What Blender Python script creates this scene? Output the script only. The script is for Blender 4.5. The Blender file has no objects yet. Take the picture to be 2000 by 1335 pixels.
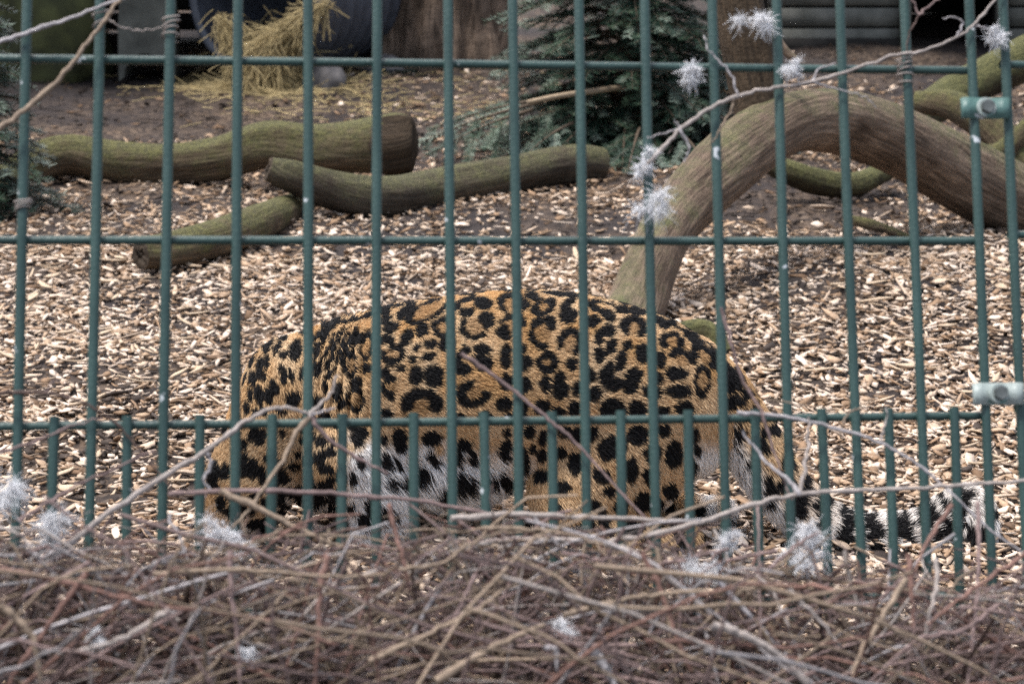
import bpy, math, random
import numpy as np
from mathutils import Vector, noise as mnoise

# ------------------------------------------------------------------ camera, sky, sun, exposure
FPX = 4375.0                      # focal length in pixels of a 2000 px wide frame
PITCH = math.radians(13.7)
CAM = np.array([0.0, 0.0, 1.5])
CS, SN = math.cos(PITCH), math.sin(PITCH)
scene = bpy.context.scene
C = scene.collection
cam_data = bpy.data.cameras.new("camera")
cam = bpy.data.objects.new("camera", cam_data)
C.objects.link(cam)
cam.location = CAM
cam.rotation_euler = (math.radians(90) - PITCH, 0, 0)
cam_data.sensor_width = 36.0
cam_data.lens = FPX / 2000 * 36
cam_data.clip_start = 0.05
cam_data.clip_end = 1000
cam_data.dof.use_dof = True
cam_data.dof.focus_distance = 4.2
cam_data.dof.aperture_fstop = 8.5
scene.camera = cam

SUN_EL, SUN_AZ = math.radians(62), math.radians(-35)
world = bpy.data.worlds.new("World")
scene.world = world
world.use_nodes = True
wn, wl = world.node_tree.nodes, world.node_tree.links
bg = wn["Background"]
sky = wn.new("ShaderNodeTexSky")
sky.sky_type = 'NISHITA'
sky.sun_disc = False
sky.sun_elevation = SUN_EL
sky.sun_rotation = SUN_AZ
sky.air_density = 1.0
sky.dust_density = 4.0
hs = wn.new("ShaderNodeHueSaturation")
hs.inputs["Saturation"].default_value = 0.6
wl.new(sky.outputs[0], hs.inputs["Color"])
wl.new(hs.outputs[0], bg.inputs[0])
bg.inputs[1].default_value = 0.105
sun_data = bpy.data.lights.new("sun", 'SUN')
sun_data.energy = 1.5
sun_data.angle = math.radians(12)
sun_data.color = (1.0, 0.97, 0.93)
sun = bpy.data.objects.new("sun", sun_data)
C.objects.link(sun)
sd = Vector((math.sin(-SUN_AZ) * math.cos(SUN_EL) * -1, math.cos(SUN_AZ) * math.cos(SUN_EL) * -0.35, math.sin(SUN_EL)))
sun.rotation_euler = sd.to_track_quat('Z', 'Y').to_euler()
scene.view_settings.view_transform = 'Standard'
scene.view_settings.look = 'None'
scene.view_settings.exposure = 1.55
scene.view_settings.gamma = 1.0
scene.render.engine = 'CYCLES'
scene.cycles.use_denoising = False
scene.cycles.max_bounces = 5
scene.cycles.diffuse_bounces = 3
scene.cycles.glossy_bounces = 2
scene.cycles_curves.shape = 'RIBBONS'
scene.cycles_curves.subdivisions = 2

rng = np.random.default_rng(7)
random.seed(7)

# ------------------------------------------------------------------ survey helpers: measured directions -> places
def ray(px, py):
    xc, yc = (px - 1000) / FPX, (667.5 - py) / FPX
    return np.array([xc, yc * SN + CS, yc * CS - SN])
def at(px, py, Y):
    d = ray(px, py)
    return CAM + d * (Y / d[1])
def gnd(px, py, z=0.0):
    d = ray(px, py)
    return CAM + d * ((z - CAM[2]) / d[2])
def c2w(p):
    return CAM + np.array([p[0], p[1] * SN + p[2] * CS, p[1] * CS - p[2] * SN])
FT = np.array([-0.52477, 0.30601, 2.42453])
FR1 = np.array([0.98919, 0.00584, 0.14652])
FR2 = np.array([0.01088, -0.98833, -0.15191])
def fence_pt(u, v):
    return c2w(FT + FR1 * u + FR2 * v)
FO = fence_pt(0, 0)
FU = fence_pt(1, 0) - FO
FV = fence_pt(0, 1) - FO
FN = np.cross(FU, FV); FN /= np.linalg.norm(FN)
if FN[1] > 0: FN = -FN            # normal towards the visitor side
def on_fence(px, py, off=0.0):
    d = ray(px, py)
    return CAM + d * (((FO + FN * off - CAM) @ FN) / (d @ FN))
def ss(a, b, x):
    t = np.clip((x - a) / (b - a), 0, 1)
    return t * t * (3 - 2 * t)
def ground_z(x, y):
    x = np.asarray(x, float); y = np.asarray(y, float)
    z = 0.40 * (1 - ss(2.3, 3.6, y))
    w = ss(3.4, 5.2, y)
    z = z + w * (0.018 * np.sin(x * 2.3 + 0.7 * y) + 0.014 * np.sin(3.1 * y - 1.7 * x + 1.3) + 0.01 * np.sin(6.3 * x + 4.7 * y)) * (1 - ss(16, 25, y))
    return z

# ------------------------------------------------------------------ mesh helpers
def mesh_np(name, verts, faces, col=None, smooth=False, uv=None):
    verts = np.asarray(verts, np.float32); faces = np.asarray(faces, np.int32)
    me = bpy.data.meshes.new(name)
    k = faces.shape[1]
    me.vertices.add(len(verts)); me.vertices.foreach_set("co", verts.ravel())
    me.loops.add(faces.size); me.loops.foreach_set("vertex_index", faces.ravel())
    me.polygons.add(len(faces))
    me.polygons.foreach_set("loop_start", np.arange(0, faces.size, k, dtype=np.int32))
    if smooth:
        me.polygons.foreach_set("use_smooth", np.ones(len(faces), bool))
    me.update(calc_edges=True)
    if col is not None:
        a = me.attributes.new("tint", 'FLOAT_COLOR', 'POINT')
        c = np.ones((len(verts), 4), np.float32); c[:, :3] = col
        a.data.foreach_set("color", c.ravel())
    if uv is not None:
        a = me.attributes.new("grain", 'FLOAT_VECTOR', 'POINT')
        g = np.zeros((len(verts), 3), np.float32); g[:, :uv.shape[1]] = uv
        a.data.foreach_set("vector", g.ravel())
    return me
def add(name, me, mat, parent=None, loc=None):
    o = bpy.data.objects.new(name, me)
    C.objects.link(o)
    if me is not None and mat is not None and not me.materials: me.materials.append(mat)
    if parent is not None: o.parent = parent
    if loc is not None: o.location = loc
    return o
def tag(o, label, cat, group=None, kind=None):
    o["label"] = label; o["category"] = cat
    if group: o["group"] = group
    if kind: o["kind"] = kind
    return o
def empty(name, loc):
    o = bpy.data.objects.new(name, None); C.objects.link(o)
    o.empty_display_size = 0.1; o.location = loc
    return o
def catmull(P, n):
    P = np.asarray(P, float)
    Q = np.vstack([2 * P[0] - P[1], P, 2 * P[-1] - P[-2]])
    out = []
    m = len(P) - 1
    for t in np.linspace(0, m, n):
        i = min(int(t), m - 1); f = t - i
        a, b, c, d = Q[i], Q[i + 1], Q[i + 2], Q[i + 3]
        out.append(0.5 * (2 * b + (c - a) * f + (2 * a - 5 * b + 4 * c - d) * f * f + (3 * b - a - 3 * c + d) * f ** 3))
    return np.array(out)
def frames(P):
    T = np.gradient(P, axis=0); T /= np.linalg.norm(T, axis=1)[:, None] + 1e-12
    up = np.array([0, 0, 1.0])
    if abs(T[0] @ up) > 0.9: up = np.array([0, 1.0, 0])
    N = np.zeros_like(P)
    n = up - T[0] * (up @ T[0]); N[0] = n / np.linalg.norm(n)
    for i in range(1, len(P)):
        n = N[i - 1] - T[i] * (N[i - 1] @ T[i]); N[i] = n / (np.linalg.norm(n) + 1e-12)
    return T, N, np.cross(T, N)
def tube(P, R, k=6, cap=True):
    P = np.asarray(P, float); n = len(P)
    R = np.broadcast_to(np.asarray(R, float), (n,))
    T, N, B = frames(P)
    a = np.arange(k) * 2 * math.pi / k
    V = P[:, None] + R[:, None, None] * (np.cos(a)[None, :, None] * N[:, None] + np.sin(a)[None, :, None] * B[:, None])
    V = V.reshape(-1, 3)
    i = np.arange(n - 1)[:, None] * k; j = np.arange(k)[None]; j2 = (j + 1) % k
    F = np.stack([i + j, i + j2, i + k + j2, i + k + j], -1).reshape(-1, 4)
    if cap:
        V = np.vstack([V, P[0], P[-1]]); c0, c1 = len(V) - 2, len(V) - 1
        jj = np.arange(k); j3 = (jj + 1) % k; base = (n - 1) * k
        F = np.vstack([F, np.stack([np.full(k, c0), j3, jj, jj], -1), np.stack([np.full(k, c1), base + jj, base + j3, base + j3], -1)])
    return V, F
def fix_quads(me): me.validate(); return me
class Bag:
    """several shapes of ONE thing collected into one mesh"""
    def __init__(s): s.v = []; s.f = []; s.c = []; s.n = 0
    def put(s, V, F, col=None):
        s.v.append(np.asarray(V, float)); s.f.append(np.asarray(F) + s.n); s.n += len(V)
        if col is not None:
            col = np.asarray(col, float)
            s.c.append(np.broadcast_to(col, (len(V), 3)))
    def mesh(s, name, off=(0, 0, 0), smooth=False):
        return mesh_np(name, np.vstack(s.v) - np.asarray(off), np.vstack(s.f), np.vstack(s.c) if s.c else None, smooth)
def boxvf(lo, hi):
    x0, y0, z0 = lo; x1, y1, z1 = hi
    V = np.array([[x0, y0, z0], [x1, y0, z0], [x1, y1, z0], [x0, y1, z0], [x0, y0, z1], [x1, y0, z1], [x1, y1, z1], [x0, y1, z1]], float)
    F = np.array([[0, 3, 2, 1], [4, 5, 6, 7], [0, 1, 5, 4], [1, 2, 6, 5], [2, 3, 7, 6], [3, 0, 4, 7]])
    return V, F

# ------------------------------------------------------------------ materials
def new_mat(name, rough=0.7, spec=0.3):
    m = bpy.data.materials.new(name); m.use_nodes = True
    b = m.node_tree.nodes["Principled BSDF"]
    b.inputs["Roughness"].default_value = rough
    b.inputs["Specular IOR Level"].default_value = spec
    return m, m.node_tree.nodes, m.node_tree.links, b
def ramp(N, stops):
    r = N.new("ShaderNodeValToRGB"); e = r.color_ramp.elements
    while len(e) < len(stops): e.new(0.5)
    for s, (p, c) in zip(e, stops):
        s.position = p; s.color = (*c, 1)
    return r
def mix(N, L, fac, a, b, mode='MIX'):
    m = N.new("ShaderNodeMix"); m.data_type = 'RGBA'; m.blend_type = mode
    for sock, val in ((m.inputs[0], fac), (m.inputs[6], a), (m.inputs[7], b)):
        if hasattr(val, "links") or hasattr(val, "is_linked"): L.new(val, sock)
        elif isinstance(val, (int, float)): sock.default_value = val
        else: sock.default_value = (*val, 1)
    return m.outputs[2]
def noise_tex(N, L, scale, detail=4, vec=None, rough=0.55):
    n = N.new("ShaderNodeTexNoise"); n.inputs["Scale"].default_value = scale
    n.inputs["Detail"].default_value = detail; n.inputs["Roughness"].default_value = rough
    if vec is not None: L.new(vec, n.inputs["Vector"])
    return n
def bump(N, L, b, h, strength=0.4, dist=0.01):
    n = N.new("ShaderNodeBump"); n.inputs["Strength"].default_value = strength; n.inputs["Distance"].default_value = dist
    L.new(h, n.inputs["Height"]); L.new(n.outputs[0], b.inputs["Normal"])
def coords(N): return N.new("ShaderNodeTexCoord").outputs["Object"]

def mat_tint(name, rough=0.75, spec=0.2, nscale=60, amt=0.35, bumps=0.0, rand=False):
    m, N, L, b = new_mat(name, rough, spec)
    a = N.new("ShaderNodeAttribute"); a.attribute_name = "tint"
    n = noise_tex(N, L, nscale, 3, coords(N))
    r = ramp(N, [(0.25, (1 - amt,) * 3), (0.75, (1 + amt * 0.3,) * 3)])
    L.new(n.outputs[0], r.inputs[0])
    c = mix(N, L, 1.0, a.outputs["Color"], r.outputs[0], 'MULTIPLY')
    L.new(c, b.inputs["Base Color"])
    if bumps: bump(N, L, b, n.outputs[0], bumps, 0.004)
    return m
M_CHIP = mat_tint("wood_chip_fibre", 0.75, 0.2, 120, 0.4, 0.3)
M_TWIG = mat_tint("dry_vine_bark", 0.7, 0.25, 140, 0.45, 0.5)
M_NEEDLE = mat_tint("fir_needles", 0.5, 0.35, 30, 0.3)
M_STRAW = mat_tint("straw", 0.6, 0.3, 40, 0.25)

def mat_soil():
    m, N, L, b = new_mat("soil_and_mulch", 0.9, 0.15)
    co = coords(N)
    n1 = noise_tex(N, L, 1.1, 5, co)
    v = N.new("ShaderNodeTexVoronoi"); v.inputs["Scale"].default_value = 48; v.inputs["Randomness"].default_value = 1
    mp = N.new("ShaderNodeMapping"); mp.inputs["Scale"].default_value = (1, 0.55, 1); L.new(co, mp.inputs[0]); L.new(mp.outputs[0], v.inputs["Vector"])
    chip = ramp(N, [(0.0, (0.06, 0.042, 0.03)), (0.45, (0.12, 0.082, 0.055)), (0.7, (0.24, 0.16, 0.10)), (1.0, (0.40, 0.29, 0.20))])
    sep = N.new("ShaderNodeSeparateColor"); L.new(v.outputs["Color"], sep.inputs[0]); L.new(sep.outputs[0], chip.inputs[0])
    n2 = noise_tex(N, L, 25, 6, co)
    soil = ramp(N, [(0.3, (0.016, 0.014, 0.0145)), (0.7, (0.046, 0.037, 0.035))]); L.new(n2.outputs[0], soil.inputs[0])
    f = ramp(N, [(0.42, (0, 0, 0)), (0.62, (1, 1, 1))]); L.new(n1.outputs[0], f.inputs[0])
    mul = N.new("ShaderNodeMath"); mul.operation = 'MULTIPLY'; mul.inputs[1].default_value = 0.32; L.new(f.outputs[0], mul.inputs[0])
    c = mix(N, L, mul.outputs[0], soil.outputs[0], chip.outputs[0])
    L.new(c, b.inputs["Base Color"])
    bump(N, L, b, n2.outputs[0], 0.9, 0.02)
    return m
M_SOIL = mat_soil()

def mat_log(name, wood=(0.20, 0.155, 0.115), dark=(0.045, 0.034, 0.026), moss=0.6, mosscol=(0.085, 0.095, 0.03), mossdark=(0.035, 0.045, 0.02)):
    m, N, L, b = new_mat(name, 0.85, 0.2)
    g = N.new("ShaderNodeAttribute"); g.attribute_name = "grain"
    mp = N.new("ShaderNodeMapping"); mp.inputs["Scale"].default_value = (2.2, 26, 1); L.new(g.outputs["Vector"], mp.inputs[0])
    n1 = noise_tex(N, L, 1.6, 6, mp.outputs[0], 0.65)
    co = coords(N)
    n2 = noise_tex(N, L, 5.5, 6, co, 0.65)
    n3 = noise_tex(N, L, 70, 3, co)
    r1 = ramp(N, [(0.3, dark), (0.5, tuple(0.55 * w for w in wood)), (0.68, wood), (0.85, tuple(1.5 * w for w in wood))]); L.new(n1.outputs[0], r1.inputs[0])
    blot = ramp(N, [(0.35, (0.55, 0.52, 0.5)), (0.65, (1.15, 1.12, 1.1))]); L.new(n2.outputs[0], blot.inputs[0])
    c0 = mix(N, L, 1.0, r1.outputs[0], blot.outputs[0], 'MULTIPLY')
    mc = ramp(N, [(0.3, mossdark), (0.7, mosscol)]); L.new(n3.outputs[0], mc.inputs[0])
    geo = N.new("ShaderNodeNewGeometry"); sx = N.new("ShaderNodeSeparateXYZ"); L.new(geo.outputs["Normal"], sx.inputs[0])
    # moss settles on upward faces in uneven, broken patches
    n5 = noise_tex(N, L, 17, 6, co, 0.7)
    sm1 = N.new("ShaderNodeMath"); sm1.operation = 'MULTIPLY_ADD'; sm1.inputs[1].default_value = 0.8; L.new(n5.outputs[0], sm1.inputs[0]); L.new(n2.outputs[0], sm1.inputs[2])
    ma = N.new("ShaderNodeMath"); ma.operation = 'MULTIPLY_ADD'; ma.inputs[1].default_value = 0.30; L.new(sx.outputs[2], ma.inputs[0]); L.new(sm1.outputs[0], ma.inputs[2])
    fr = N.new("ShaderNodeMapRange"); fr.inputs[1].default_value = 1.33 - 0.55 * moss; fr.inputs[2].default_value = 1.68 - 0.55 * moss; fr.inputs[4].default_value = 0.92; L.new(ma.outputs[0], fr.inputs[0])
    c = mix(N, L, fr.outputs[0], c0, mc.outputs[0])
    L.new(c, b.inputs["Base Color"])
    ad = N.new("ShaderNodeMath"); ad.operation = 'ADD'; L.new(n1.outputs[0], ad.inputs[0])
    m3 = N.new("ShaderNodeMath"); m3.operation = 'MULTIPLY'; m3.inputs[1].default_value = 0.5; L.new(n3.outputs[0], m3.inputs[0]); L.new(m3.outputs[0], ad.inputs[1])
    bump(N, L, b, ad.outputs[0], 0.8, 0.02)
    return m
M_LOG = mat_log("mossy_weathered_wood", wood=(0.25, 0.19, 0.125), moss=1.0, mosscol=(0.13, 0.125, 0.045), mossdark=(0.045, 0.046, 0.024))
M_LOGB = mat_log("grey_olive_weathered_wood", wood=(0.17, 0.14, 0.105), moss=0.9, mosscol=(0.12, 0.115, 0.052), mossdark=(0.045, 0.045, 0.028))
M_ARCH = mat_log("bare_tan_weathered_wood", wood=(0.34, 0.255, 0.19), dark=(0.06, 0.043, 0.032), moss=0.62, mosscol=(0.13, 0.13, 0.055))
M_GREEN = mat_log("thick_moss_wood", wood=(0.12, 0.10, 0.06), moss=1.15, mosscol=(0.135, 0.13, 0.05), mossdark=(0.045, 0.05, 0.022))
M_TRUNK = mat_log("brown_bark", wood=(0.34, 0.25, 0.185), dark=(0.035, 0.028, 0.022), moss=0.05)
M_LIMB = mat_log("dark_brown_bark", wood=(0.105, 0.075, 0.048), dark=(0.02, 0.015, 0.011), moss=0.15)

def mat_endwood():
    m, N, L, b = new_mat("cut_log_end", 0.9, 0.15)
    n = noise_tex(N, L, 28, 5, coords(N))
    r = ramp(N, [(0.3, (0.02, 0.016, 0.012)), (0.7, (0.10, 0.075, 0.055))]); L.new(n.outputs[0], r.inputs[0])
    L.new(r.outputs[0], b.inputs["Base Color"]); bump(N, L, b, n.outputs[0], 1.0, 0.02)
    return m
M_END = mat_endwood()

def mat_paint(name, base=(0.028, 0.062, 0.056), chip=0.70, chipcol=(0.55, 0.58, 0.6), big=0.0):
    m, N, L, b = new_mat(name, 0.42, 0.45)
    co = coords(N)
    n1 = noise_tex(N, L, 9, 4, co)
    r = ramp(N, [(0.3, tuple(0.8 * c for c in base)), (0.7, tuple(1.2 * c for c in base))]); L.new(n1.outputs[0], r.inputs[0])
    n2 = noise_tex(N, L, 38, 3, co, 0.5)
    f = ramp(N, [(chip, (0, 0, 0)), (chip + 0.02, (1, 1, 1))]); L.new(n2.outputs[0], f.inputs[0])
    c = mix(N, L, f.outputs[0], r.outputs[0], chipcol)
    L.new(c, b.inputs["Base Color"])
    n4 = noise_tex(N, L, 260, 2, co)
    bump(N, L, b, n4.outputs[0], 0.25, 0.003)
    rr = ramp(N, [(0.3, (0.32,) * 3), (0.7, (0.55,) * 3)]); L.new(n1.outputs[0], rr.inputs[0]); L.new(rr.outputs[0], b.inputs["Roughness"])
    return m
M_ROD = mat_paint("dark_green_rod_paint")
M_CLAMP = mat_paint("green_clamp_paint", (0.085, 0.165, 0.15), 0.60)
M_BARE = mat_paint("bleached_clamp_paint", (0.33, 0.38, 0.36), 0.60, (0.12, 0.2, 0.18))
def mat_plain(name, a, bcol, scale, rough=0.7, spec=0.3, bmp=0.3, metal=0.0, detail=5):
    m, N, L, b = new_mat(name, rough, spec)
    n = noise_tex(N, L, scale, detail, coords(N))
    r = ramp(N, [(0.3, a), (0.7, bcol)]); L.new(n.outputs[0], r.inputs[0]); L.new(r.outputs[0], b.inputs["Base Color"])
    b.inputs["Metallic"].default_value = metal
    if bmp: bump(N, L, b, n.outputs[0], bmp, 0.01)
    return m
M_STEEL = mat_plain("dull_zinc_bolt", (0.08, 0.09, 0.085), (0.17, 0.18, 0.175), 90, 0.5, 0.5, 0.2, 0.4)
M_PIPE = mat_plain("blue_black_plastic", (0.055, 0.06, 0.075), (0.10, 0.11, 0.135), 14, 0.45, 0.5, 0.1)
M_STONE = mat_plain("grey_stone", (0.09, 0.085, 0.085), (0.22, 0.2, 0.19), 12, 0.9, 0.2, 0.7)
M_MOSSROCK = mat_plain("mossy_rock", (0.035, 0.036, 0.025), (0.12, 0.125, 0.05), 6, 0.95, 0.15, 0.9)
M_CONC = mat_plain("weathered_concrete", (0.07, 0.07, 0.06), (0.17, 0.17, 0.145), 7, 0.9, 0.2, 0.5)
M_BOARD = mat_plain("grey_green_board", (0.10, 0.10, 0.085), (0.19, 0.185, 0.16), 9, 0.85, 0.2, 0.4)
M_DARKB = mat_plain("shade_dark_board", (0.018, 0.016, 0.014), (0.04, 0.036, 0.032), 9, 0.85, 0.2, 0.4)  # near-black tone stands in for the shade inside the shelters
M_FLUFF, _N, _L, _b = new_mat("seed_fluff", 0.8, 0.1)
_b.inputs["Base Color"].default_value = (0.78, 0.78, 0.80, 1)
_n = noise_tex(_N, _L, 30, 2, coords(_N)); _r = ramp(_N, [(0.3, (0.62, 0.62, 0.64)), (0.7, (0.86, 0.86, 0.88))]); _L.new(_n.outputs[0], _r.inputs[0]); _L.new(_r.outputs[0], _b.inputs["Base Color"])

# ------------------------------------------------------------------ ground
def axis(fine_lo, fine_hi, step, far):
    a = list(np.arange(fine_lo, fine_hi, step)); s = step
    x = fine_hi; right = []
    while x < far: right.append(x); s *= 1.35; x += s
    s = step; x = fine_lo - step; left = []
    while x > -far: left.append(x); s *= 1.35; x -= s
    return np.array(left[::-1] + a + right)
gx, gy = axis(-4.5, 4.5, 0.09, 260), axis(1.2, 14.5, 0.07, 260)
GX, GY = np.meshgrid(gx, gy)
fine = ((np.abs(GX) < 4.6) & (GY > 1.2) & (GY < 14.6))
GZ = ground_z(GX, GY) + fine * rng.normal(0, 0.004, GX.shape)
nx = len(gx); I = np.arange(len(gy) - 1)[:, None] * nx + np.arange(nx - 1)[None]
ground = add("ground", mesh_np("ground", np.stack([GX, GY, GZ], -1).reshape(-1, 3), np.stack([I, I + 1, I + nx + 1, I + nx], -1).reshape(-1, 4), smooth=True), M_SOIL)
ground["kind"] = "structure"; ground["label"] = "dark soil floor of the enclosure and its fence bank"; ground["category"] = "ground"

# ------------------------------------------------------------------ wood chip mulch
SOIL_PATCHES = []   # (centre, half axes, strength)
def patch(px0, px1, py0, py1, s):
    a, b = gnd((px0 + px1) / 2, py1), gnd((px0 + px1) / 2, py0)
    cy = (a[1] + b[1]) / 2; l = gnd(px0, (py0 + py1) / 2)[0]; r = gnd(px1, (py0 + py1) / 2)[0]
    SOIL_PATCHES.append(((l + r) / 2, cy, abs(r - l) / 2, abs(b[1] - a[1]) / 2, s))
patch(-300, 690, 135, 290, 0.95)
patch(1380, 1760, 350, 452, 0.8)
patch(1480, 2300, 60, 170, 0.97)
patch(700, 1000, 250, 300, 0.35)
patch(380, 520, 860, 1010, 0.5)
patch(60, 330, 800, 960, 0.35)
SOIL_PATCHES.append((0.0, 2.3, 4.0, 0.95, 0.9))
def bare(x, y):
    d = np.zeros_like(x)
    for cx, cy, rx, ry, s in SOIL_PATCHES:
        r = np.hypot((x - cx) / rx, (y - cy) / ry)
        d = np.maximum(d, s * (1 - ss(0.75, 1.15, r)))
    return d
def chip_batch(n, y0, y1, big=1.0):
    y = y0 + (y1 - y0) * rng.random(n)
    x = (rng.random(n) * 2 - 1) * (0.30 * y + 0.35)
    keep = rng.random(n) > 0.62 * bare(x, y)
    clump = np.array([mnoise.noise((a * 1.7, b * 1.7, 3.1)) for a, b in zip(x[keep], y[keep])])
    x, y = x[keep], y[keep]
    k2 = rng.random(len(x)) < np.clip(0.92 + 0.7 * clump, 0.5, 1)
    x, y = x[k2], y[k2]
    n = len(x)
    L = np.clip(rng.lognormal(math.log(0.021), 0.45, n), 0.008, 0.07) * big
    strip = rng.random(n) < 0.13; crumb = rng.random(n) < 0.3
    L = np.where(strip, L * 1.7, np.where(crumb, L * 0.55, L))
    W = np.where(strip, 0.003 + 0.005 * rng.random(n), np.clip(L * (0.25 + 0.65 * rng.random(n)), 0.004, 0.02 * big))
    H = 0.0007 + 0.0018 * rng.random(n)
    yaw = rng.random(n) * 2 * math.pi
    pit = rng.normal(0, 0.2, n); rol = rng.normal(0, 0.28, n)
    bend = rng.normal(0, 0.05, n) * L
    tap = 0.45 + 0.6 * rng.random(n); tap2 = 0.45 + 0.6 * rng.random(n)
    base = np.array([[-1, -1], [0, -1], [1, -1], [1, 1], [0, 1], [-1, 1]], float)
    lx = base[None, :, 0] * L[:, None] / 2 * (1 + rng.normal(0, 0.22, (n, 6))) + rng.normal(0, 0.1, (n, 6)) * L[:, None]
    sc = np.where(base[None, :, 0] > 0, tap[:, None], np.where(base[None, :, 0] < 0, tap2[:, None], 1.0))
    ly = base[None, :, 1] * W[:, None] / 2 * sc * (1 + rng.normal(0, 0.28, (n, 6))) + rng.normal(0, 0.12, (n, 1)) * base[None, :, 0] * W[:, None]
    lz = np.where(base[None, :, 0] == 0, bend[:, None], 0) * np.ones((n, 6))
    P = np.concatenate([np.stack([lx, ly, lz + H[:, None]], -1), np.stack([lx, ly, lz - H[:, None]], -1)], 1)
    cr, sr = np.cos(rol), np.sin(rol); cp, sp = np.cos(pit), np.sin(pit); cy_, sy_ = np.cos(yaw), np.sin(yaw)
    X, Y, Z = P[..., 0], P[..., 1], P[..., 2]
    Y, Z = Y * cr[:, None] - Z * sr[:, None], Y * sr[:, None] + Z * cr[:, None]
    X, Z = X * cp[:, None] - Z * sp[:, None], X * sp[:, None] + Z * cp[:, None]
    X, Y = X * cy_[:, None] - Y * sy_[:, None], X * sy_[:, None] + Y * cy_[:, None]
    lift = 0.003 + 0.014 * rng.random(n) + np.abs(np.sin(pit)) * L * 0.3
    P = np.stack([X + x[:, None], Y + y[:, None], Z + (ground_z(x, y) + lift)[:, None]], -1)
    f = np.array([[0, 1, 4, 5], [1, 2, 3, 4], [11, 10, 7, 6], [10, 9, 8, 7], [0, 6, 7, 1], [1, 7, 8, 2], [2, 8, 9, 3], [3, 9, 10, 4], [4, 10, 11, 5], [5, 11, 6, 0]])
    F = (np.arange(n)[:, None, None] * 12 + f[None]).reshape(-1, 4)
    pal = np.array([[0.70, 0.565, 0.455], [0.55, 0.42, 0.315], [0.41, 0.285, 0.19], [0.28, 0.18, 0.11], [0.14, 0.085, 0.05], [0.055, 0.04, 0.032]])
    far = ss(6.6, 9.2, y)
    w = np.array([0.27, 0.25, 0.21, 0.14, 0.08, 0.05])
    wf = np.array([0.07, 0.16, 0.25, 0.27, 0.15, 0.10])
    cum, cumf = np.cumsum(w), np.cumsum(wf); r = rng.random(n)
    idx = np.where(rng.random(n) < far, np.searchsorted(cumf, r), np.searchsorted(cum, r)).clip(0, 5)
    dirt = rng.random(n) < bare(x, y) * 1.02; idx = np.where(dirt, 4 + (rng.random(n) < 0.88), idx)
    col = pal[idx] * (0.8 + 0.4 * rng.random((n, 1)))
    return P.reshape(-1, 3), F, np.repeat(col, 12, 0)
bag = Bag()
for (n, a, b_, bg_) in ((2600, 2.3, 3.6, 0.9), (27000, 3.5, 5.4, 1.0), (32000, 5.2, 7.4, 1.0), (20000, 7.2, 10.0, 1.05), (10000, 9.8, 13.6, 1.2)):
    bag.put(*chip_batch(n, a, b_, bg_))
mulch = add("wood_chip_mulch", bag.mesh("wood_chip_mulch"), M_CHIP)
tag(mulch, "pale tan wood chip mulch strewn across the enclosure floor", "mulch", kind="stuff")

# single long splinters that stick out of the mulch
M_SPL = mat_plain("pale_split_wood", (0.36, 0.26, 0.17), (0.62, 0.49, 0.36), 35, 0.75, 0.2, 0.4)
spl = []
for k in range(6):
    n = 6; t = np.linspace(-1, 1, n)
    w = np.array([0.25, 0.7, 1, 0.9, 0.6, 0.2]) * (0.8 + 0.4 * rng.random(n))
    cz = 0.07 * rng.normal(0, 1) * t ** 2
    top = np.stack([t * 0.5, w * 0.09, cz + 0.03], -1); top2 = np.stack([t * 0.5, -w * 0.09, cz + 0.03 + rng.normal(0, 0.01, n)], -1)
    V = np.vstack([top, top2, top - [0, 0, 0.06], top2 - [0, 0, 0.06]])
    F = []
    for i in range(n - 1):
        F += [[i, n + i, n + i + 1, i + 1], [2 * n + i, 2 * n + i + 1, 3 * n + i + 1, 3 * n + i], [i, i + 1, 2 * n + i + 1, 2 * n + i], [n + i, 3 * n + i, 3 * n + i + 1, n + i + 1]]
    F += [[0, 2 * n, 3 * n, n], [n - 1, 2 * n - 1, 4 * n - 1, 3 * n - 1]]
    me = mesh_np("wood_splinter", V, np.array(F)); me.materials.append(M_SPL); spl.append(me)
cnt = 0
while cnt < 130:
    px, py = rng.random() * 2000, 480 + rng.random() ** 1.2 * 520
    p = gnd(px, py)
    if 430 < px < 1560 and 540 < py and cnt > 8: continue
    o = add("wood_splinter", spl[cnt % 6], None, loc=(p[0], p[1], float(ground_z(p[0], p[1])) + 0.022))
    s = 0.05 + 0.055 * rng.random()
    o.scale = (s, s * (0.8 + 0.5 * rng.random()), s * 0.8); o.rotation_euler = (rng.normal(0, 0.25), rng.normal(0, 0.12), rng.random() * 6.28)
    tag(o, "long pale wood splinter lying on top of the chip mulch", "wood splinter", "long splinters lying on the mulch")
    cnt += 1

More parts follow.
